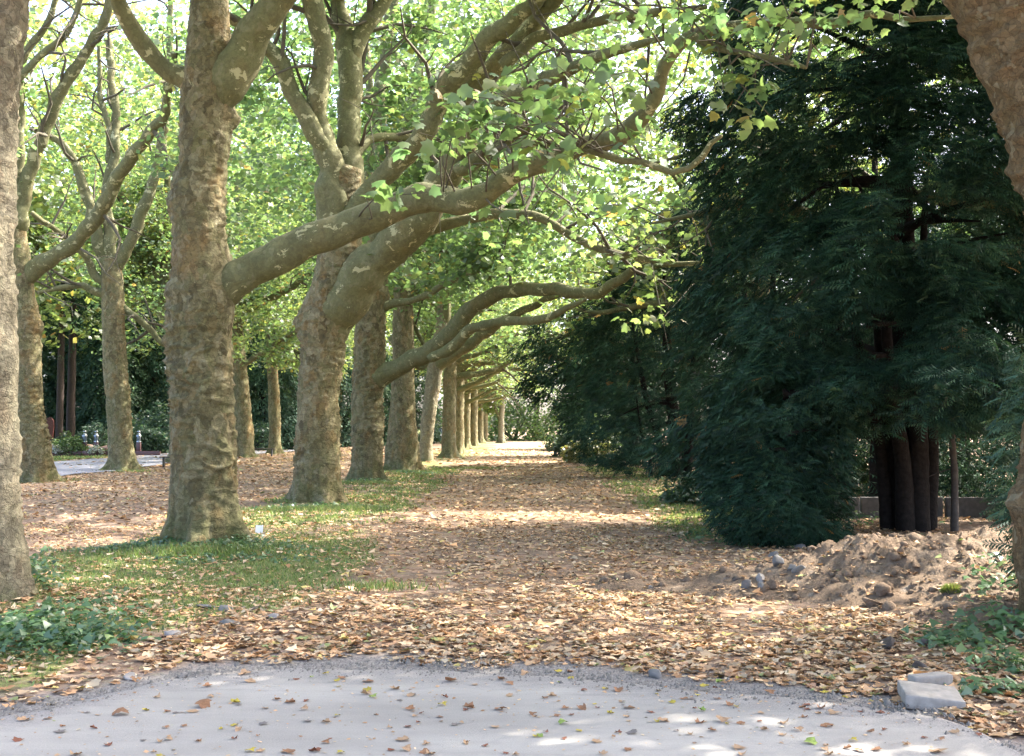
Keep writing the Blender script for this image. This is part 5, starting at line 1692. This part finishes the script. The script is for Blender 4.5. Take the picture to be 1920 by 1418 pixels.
# clump of moss on the heap
p = on_heap(1785, 1113, 0)
mo = thing("grass_clump", "small mossy grass clump growing on the front of the soil heap", "grass clump", p)
V, Fc = ICO2
mesh_np("sod", V * (1 + .2 * pn(V * 3)[:, None]) * np.array([.085, .05, .05]), Fc, M_DARKSOIL, mo, None, True)
n = 420; u = unit(rng.normal(0, 1, (n, 3))); u[:, 2] = np.abs(u[:, 2]); P = u * np.array([.085, .05, .05])
tn = P + u * .03 + np.array([0, 0, .02]); sd = unit(np.cross(u, rng.normal(0, 1, (n, 3)))) * .005
tag(mesh_np("blades", np.stack([P - sd, P + sd, tn], 1).reshape(-1, 3), np.arange(3 * n).reshape(-1, 3), M_GRASS, mo, palette(n, rng, [(1, (.10, .15, .03)), (1, (.13, .135, .04))])), kind="stuff")
# scrap of white paper in the grass
p = gnd(486, 1003)
gxx = np.linspace(-.5, .5, 5); PX, PYY = np.meshgrid(gxx, gxx)
pz = .25 * np.abs(PX) + .12 * np.sin(PYY * 5) + .05 * np.sin(PX * 9 + PYY * 4)
V = np.stack([PX * .11, PYY * .05 + pz * .02, .05 + PYY * .10 + pz * .06], -1).reshape(-1, 3)
V = np.vstack([V, V + np.array([0, .0015, 0])])
i5 = (np.arange(4)[:, None] * 5 + np.arange(4)[None]).ravel(); q5 = np.stack([i5, i5 + 1, i5 + 6, i5 + 5], 1)
tag(mesh_np("paper_scrap", V, np.vstack([q5, q5[:, ::-1] + 25]), mat_plain("white_paper", (.78, .78, .78), .7, 5, .03, .1), None, None, True, (p.x, p.y, .03)),
    "crumpled white paper scrap in the grass right of the big mottled trunk", "paper")


# ------------------------------------------------------------------ the cemetery at the far left
M_RED = mat_plain("red_granite", (.085, .026, .024), .35, 30, .35, .05, .5)
M_PINK = mat_plain("pinkish_stone", (.36, .22, .17), .7, 20, .25, .2)
M_WHITE = mat_plain("white_flowers", (.75, .75, .74), .8, 30, .1, .2)
M_CHROME = mat_plain("lantern_metal", (.34, .35, .37), .25, 5, .05, .02, .5, 1.0)
M_GLASSR = mat_plain("lantern_glass", (.10, .13, .16), .1, 5, .05, .02, .5)
M_DARKMETAL = mat_plain("dark_metal", (.035, .037, .042), .5, 12, .2, .1)
GD = 64.0


def gp(px, py=846, d=GD):
    q = at(px, py, d); return Vector((q.x, d, 0.0))


def lathe(profile, n=12):
    V = []; 
    for (r, z) in profile:
        for k in range(n):
            a = 2 * math.pi * k / n; V.append((r * math.cos(a), r * math.sin(a), z))
    Fc = []
    for j in range(len(profile) - 1):
        for k in range(n):
            Fc.append((j * n + k, j * n + (k + 1) % n, (j + 1) * n + (k + 1) % n, (j + 1) * n + k))
    return np.array(V), np.array(Fc)


# tall oval headstone with a pale carved emblem
hp = gp(92, d=68)
hs = thing("headstone", "tall dark red headstone with a rounded top and pale emblem at the far left", "headstone", hp)
ol = [(-.30, 0), (.30, 0), (.26, .5), (.30, .95), (.34, 1.3), (.30, 1.6), (.17, 1.8), (0, 1.86), (-.17, 1.8), (-.30, 1.6), (-.34, 1.3), (-.30, .95), (-.26, .5)]
nO = len(ol)
V = np.array([(x, -.09, z + .75) for x, z in ol] + [(x, .09, z + .75) for x, z in ol])
import bmesh


def prism(name, V, n, mat, parent, bev=.02, loc=None):
    bm = bmesh.new()
    vs = [bm.verts.new(v) for v in V]
    bm.faces.new(vs[:n]); bm.faces.new(vs[n:][::-1])
    for k in range(n): bm.faces.new((vs[k], vs[n + k], vs[n + (k + 1) % n], vs[(k + 1) % n]))
    bmesh.ops.recalc_face_normals(bm, faces=bm.faces[:])
    if bev: bmesh.ops.bevel(bm, geom=bm.edges[:], offset=bev, segments=2, affect='EDGES')
    me = bpy.data.meshes.new(name); bm.to_mesh(me); bm.free()
    me.materials.append(mat)
    o = bpy.data.objects.new(name, me); COL.objects.link(o)
    if parent: o.parent = parent
    if loc: o.location = loc
    return o


hs.scale = (.82, .82, .82)
prism("stone", V, nO, M_RED, hs)
V, Fc = box_np((0, 0, .38), (.5, .34, .76), 0, .02)
mesh_np("plinth", V, Fc, M_RED, hs)
V, Fc = lathe([(.20, 0), (.18, .02), (.10, .035), (0.001, .03)], 16)
V = V @ np.array([[1, 0, 0], [0, 0, 1], [0, -1, 0]])
mesh_np("emblem", V * np.array([1, -1, 1]) * np.array([1, 1, 1.1]) + np.array([0, -.092, 2.12]), Fc, M_PINK, hs)
# kerb round the graves
kb = thing("grave_kerb", "long low dark red kerb in front of the grave bushes", "grave kerb", gp(180, d=63.2))
for k in range(5):
    V, Fc = box_np((-2.9 + 1.42 * k, 0, .13), (1.40, .16, .30), 0, .015)
    mesh_np("kerb_stone", V, Fc, M_RED, kb)
LB = ["grave lantern with a silver cap on a red pillar, right of the light round bush", "grave lantern with a silver cap on a red pillar, middle of the three",
      "grave lantern on a red pillar just right of the vase-shaped plane trunk"]
l0 = None
for i, px in enumerate((158.6, 180.0, 260.0)):
    loc = gp(px, d=63.8)
    if l0 is None:
        l0 = thing("grave_lantern", LB[0], "lantern", loc, 0, "lanterns on the graves")
        V, Fc = box_np((0, 0, .37), (.24, .22, .74), 0, .03); mesh_np("pillar", V, Fc, M_RED, l0)
        V, Fc = lathe([(.13, .74), (.14, .78), (.11, .80), (.11, .82)]); mesh_np("lantern_base", V, Fc, M_CHROME, l0, None, True)
        V, Fc = lathe([(.10, .82), (.115, .95), (.10, 1.08)]); mesh_np("glass", V, Fc, M_GLASSR, l0, None, True)
        V, Fc = lathe([(.15, 1.07), (.14, 1.11), (.09, 1.18), (.06, 1.22), (.05, 1.25), (.085, 1.29), (.09, 1.33), (.06, 1.38), (.001, 1.40)]); mesh_np("cap", V, Fc, M_CHROME, l0, None, True)
    else:
        copy_tree(l0, loc, 0, 1.0, LB[i])
GR = "gravestones laid on the graves"
for i, (px, w, h, rz, tl, lb) in enumerate([(170, 1.0, .12, .3, .45, "slanting reddish grave slab between the two left lanterns"), (192, .9, .12, -.2, .3, "low slanting grave slab right of the middle lantern"),
                                            (110, .9, .10, .2, .35, "dark slanting grave slab left of the round bush")]):
    V, Fc = box_np((0, 0, 0), (w, .7, h), 0, .02)
    o = mesh_np("grave_slab", V, Fc, [M_PINK, M_PINK, M_STONE][i], None, None, False, (gp(px).x, 64.0, .40))
    o.rotation_euler = (tl, .25 * (-1) ** i, rz)
    tag(o, lb, "grave slab", GR)
WF = [(3, (.42, .42, .40)), (1.4, (.10, .16, .06))]
bush("flower_bouquet", "white flowers lying before the low grave slab", (gp(193).x, 62.9, .2), .45, .3, .4, 260, .13, 95, WF, T_FAR, "flowers", "white flowers on the graves")
bush("flower_bouquet", "small white flowers in front of the round bush", (gp(122).x, 62.9, .2), .22, .2, .45, 140, .11, 96, WF, T_FAR, "flowers", "white flowers on the graves")
LG = [(3, (.085, .14, .045)), (2, (.11, .17, .055)), (1, (.06, .11, .04))]
bush("box_bush", "light green rounded bush beside the left lantern", (gp(140).x, 63.6, .1), 1.0, .7, 1.0, 1900, .12, 101, LG, T_FAR, lump=.12)
bush("box_bush", "small clipped bright green ball behind the low grave slab", (gp(192).x, 65, .2), .45, .45, 1.15, 900, .10, 102, LG, T_FAR, lump=.08)
bush("box_bush", "low green bush at the foot of the red headstone", (gp(98).x, 64.5, .1), .6, .6, .75, 900, .12, 103, LG, T_FAR)
bush("box_bush", "taller green bush against the plane trunk behind the nearest grey trunk", (gp(97).x, 66, .1), .55, .5, 1.2, 700, .13, 104, BUSHP, T_FAR)
bush("grey_bush", "bluish spreading bush behind the light rounded one", (gp(120).x, 68.5, 0), 1.1, .9, 1.9, 1700, .15, 105, [(3, (.05, .09, .06)), (2, (.07, .115, .075))], T_FAR)
bush("grey_bush", "dark low bush behind the middle lantern", (gp(200).x, 69.5, 0), 1.2, .9, 1.7, 1600, .15, 106, [(3, (.04, .08, .045)), (2, (.055, .10, .05))], T_FAR)
for i, (px, d, w, h) in enumerate([(285, 70, 1.6, 1.5), (300, 72, 1.7, 3.0), (470, 76, 2.2, 2.0), (545, 80, 2.2, 2.4), (235, 73, 1.6, 2.6)]):
    bush("grey_bush", ["low grey green bush right of the third lantern", "taller grey green bush behind the low one right of the lanterns", "dim bush behind the dark second-row trunk", "dim bush behind the slim plane trunk",
                       "dark bush hidden behind the vase-shaped plane trunk"][i], (gp(px, d=d).x, d, 0), w, 1.2, h, 2000, .19, 110 + i, [(3, (.036, .075, .050)), (2, (.055, .10, .06)), (1, (.07, .12, .04))], T_FAR, group="bushes along the cemetery edge")
# dark conifers behind
CN = "dark conifers behind the cemetery"
cd = [(60, 80, 2.6, 11), (165, 82, 2.7, 12), (215, 78, 2.3, 10), (285, 80, 2.5, 11), (420, 84, 2.8, 11), (490, 80, 2.6, 9), (545, 86, 2.8, 10), (620, 92, 2.8, 10), (690, 98, 3.0, 10), (0, 84, 2.8, 12), (345, 90, 3, 12), (110, 92, 3, 12), (760, 108, 3, 10)]
cl = ["dark conifer right behind the red headstone", "dark hanging conifer left of the vase-shaped plane trunk", "dark conifer behind the vase-shaped plane trunk", "blue green conifer right of the vase-shaped plane trunk",
      "dark conifer right of the big mottled trunk", "conifer in deep shade between the dark and slim second-row trunks", "dark conifer behind the slim plane trunk", "dark conifer left of the third path-row trunk",
      "dark conifer glimpsed between the third and fourth path-row trunks", "dark conifer at the left border", "dark conifer hidden behind the big mottled trunk", "conifer in the gap behind the two brown trunks", "far dark conifer behind the fifth path-row trunk"]
for i, ((px, d, r, h), lb) in enumerate(zip(cd, cl)):
    yew("conifer_tree", lb, "tree", (gp(px, d=d).x, d, 0), [(.2, r * .9), (1.5, r), (h * .5, r * .85), (h * .8, r * .5), (h, .2)], 2300, .85, SPRAY_F, 120 + i,
        stems=[(0, 0, .22, .1, 0, h * .9)], group=CN, nbr=8, droop=.7, pal=YEWP_B if i % 2 else YEWP_C, lump=.25)
for i, (px, d, r, lb) in enumerate([(110, 72, .22, "left one of two straight reddish brown conifer trunks"), (131, 73, .26, "right one of two straight reddish brown conifer trunks")]):
    t = thing("conifer_tree", lb, "tree", gp(px, d=d), 0, "two tall brown conifer trunks over the graves")
    trunk_obj(t, [(-.2, 0, 0, r * 1.1), (2, 0.02, 0, r), (6, .05, 0, r * .9), (12, .1, 0, r * .6)], (0, 0, 0), 5 + i, 16, .2, .5, mat_plain("conifer_bark", (.050, .036, .031), .95, 10, .4, .6), flare=.2)
    A = np.array([.1, 0, 10]) + np.random.RandomState(i).normal(0, 1, (500, 3)) * np.array([1.6, 1.6, 1.6])
    rg = np.random.RandomState(40 + i)
    V, Fc = place(A, A * np.array([1, 1, .1]) - np.array([0, 0, 2.0]) + rg.normal(0, .5, A.shape), np.array([0, 0, 1.0]) + rg.normal(0, .3, A.shape), .7 * rg.uniform(.6, 1.3, 500), SPRAY_F)
    tag(mesh_np("crown", V, Fc, M_YEW, t, np.repeat(palette(500, rg, YEWP), len(SPRAY_F[1]), 0)), kind="stuff")

# benches: a plank on dark metal legs
M_PLANK = mat_plain("weathered_plank", (.075, .065, .055), .85, 20, .3, .3)
def bench(label, x, y, L, rz):
    bn = thing("bench", label, "bench", (x, y, .02), rz, "low plank benches along the side path")
    for k in (-.11, .0, .11):
        V, Fc = box_np((0, k, .40), (L, .095, .045), 0, .008); mesh_np("plank", V, Fc, M_PLANK, bn)
    for s in (-1, 1):
        V, Fc = box_np((s * (L / 2 - .15), 0, .19), (.05, .30, .38), 0, .006); mesh_np("leg", V, Fc, M_DARKMETAL, bn)
    return bn


q = gp(318, d=45.5); bench("dark low bench sticking out left of the big mottled trunk", q.x + .45, 45.5, 1.6, 0.1)
q = gp(492, d=62); bench("dark low bench between the dark and slim second-row trunks", q.x, 62, 1.3, .05)

# parked car glimpsed between the trunks
M_CAR = mat_plain("dark_car_paint", (.022, .024, .030), .25, 3, .1, .0, .6)
M_CGLASS = mat_plain("car_glass", (.03, .04, .05), .08, 3, .1, .0, .6)
M_TYRE = mat_plain("tyre_rubber", (.02, .02, .02), .9, 20, .2, .2)
M_LAMP = mat_plain("headlight_glass", (.65, .66, .68), .15, 5, .05, .0, .6)
M_RIM = mat_plain("wheel_rim", (.4, .4, .42), .35, 5, .05, .0, .5, .8)
cx_ = at(817, 826, 118).x
car = thing("parked_car", "dark car parked beyond the trees, its front showing between two path-row trunks", "car", (cx_, 118, .02), 0.0)
sec = [(-2.15, .35, .62, .74), (-2.05, .25, .78, .84), (-1.0, .22, .93, .88), (-.55, .22, .98, .88), (1.2, .22, 1.0, .88), (1.95, .24, .98, .86), (2.15, .35, .85, .78)]
Vc = []
for (yy, zl, zh, hw) in sec:
    Vc += [(-hw * .92, yy, zl), (hw * .92, yy, zl), (hw, yy, (zl + zh) / 2), (hw * .93, yy, zh), (-hw * .93, yy, zh), (-hw, yy, (zl + zh) / 2)]
Fc = []
for j in range(len(sec) - 1):
    for k in range(6): Fc.append((j * 6 + k, j * 6 + (k + 1) % 6, (j + 1) * 6 + (k + 1) % 6, (j + 1) * 6 + k))
Fe = [(0, 5, 4, 3), (0, 3, 2, 1)]; e = (len(sec) - 1) * 6
Fe += [(e, e + 1, e + 2, e + 3), (e, e + 3, e + 4, e + 5)]
mesh_np("body", Vc, np.array(Fc + Fe), M_CAR, car, None, False)
cab = [(-1.05, .90, .84), (-.45, 1.38, .66), (.9, 1.42, .66), (1.85, .96, .80)]
Vg = []
for (yy, zz, hw) in cab: Vg += [(-hw, yy, zz), (hw, yy, zz)]
Vg += [(-.84, -1.05, .86), (.84, -1.05, .86), (-.84, 1.85, .86), (.84, 1.85, .86)]
mesh_np("windows", Vg, [np.array([(0, 1, 3, 2), (4, 5, 7, 6)]), np.array([(8, 0, 2), (8, 2, 4), (8, 4, 10), (4, 6, 10), (9, 3, 1), (9, 5, 3), (9, 11, 5), (5, 11, 7)])], M_CGLASS, car)
V, Fc = box_np((0, .22, 1.405), (1.30, 1.34, .04), 0, .012); mesh_np("roof", V, Fc, M_CAR, car)
for sx in (-1, 1):
    V, Fc = box_np((sx * .60, -2.06, .68), (.34, .10, .14), 0, .03); mesh_np("headlight", V, Fc, M_LAMP, car)
    for yy in (-1.35, 1.35):
        V, Fc = lathe([(.001, -.1), (.22, -.1), (.31, -.09), (.33, -.05), (.33, .05), (.31, .09), (.22, .1), (.001, .1)], 18)
        V = V @ np.array([[0, 0, 1], [0, 1, 0], [-1, 0, 0]]) + np.array([sx * .80, yy, .33])
        wh = mesh_np("wheel", V, Fc, M_TYRE, car, None, True)
        V, Fc = lathe([(.001, 0), (.17, 0), (.19, .012)], 16)
        V = V @ np.array([[0, 0, 1], [0, 1, 0], [-1, 0, 0]]) * np.array([sx, 1, 1]) + np.array([sx * .91, yy, .33])
        mesh_np("rim", V, Fc, M_RIM, wh, None, True)
V, Fc = box_np((0, -2.12, .42), (1.2, .06, .14), 0, .01); mesh_np("grille", V, Fc, M_DARKMETAL, car)
V, Fc = box_np((0, -2.165, .52), (.50, .012, .11), 0, 0); mesh_np("number_plate", V, Fc, M_WHITE, car)
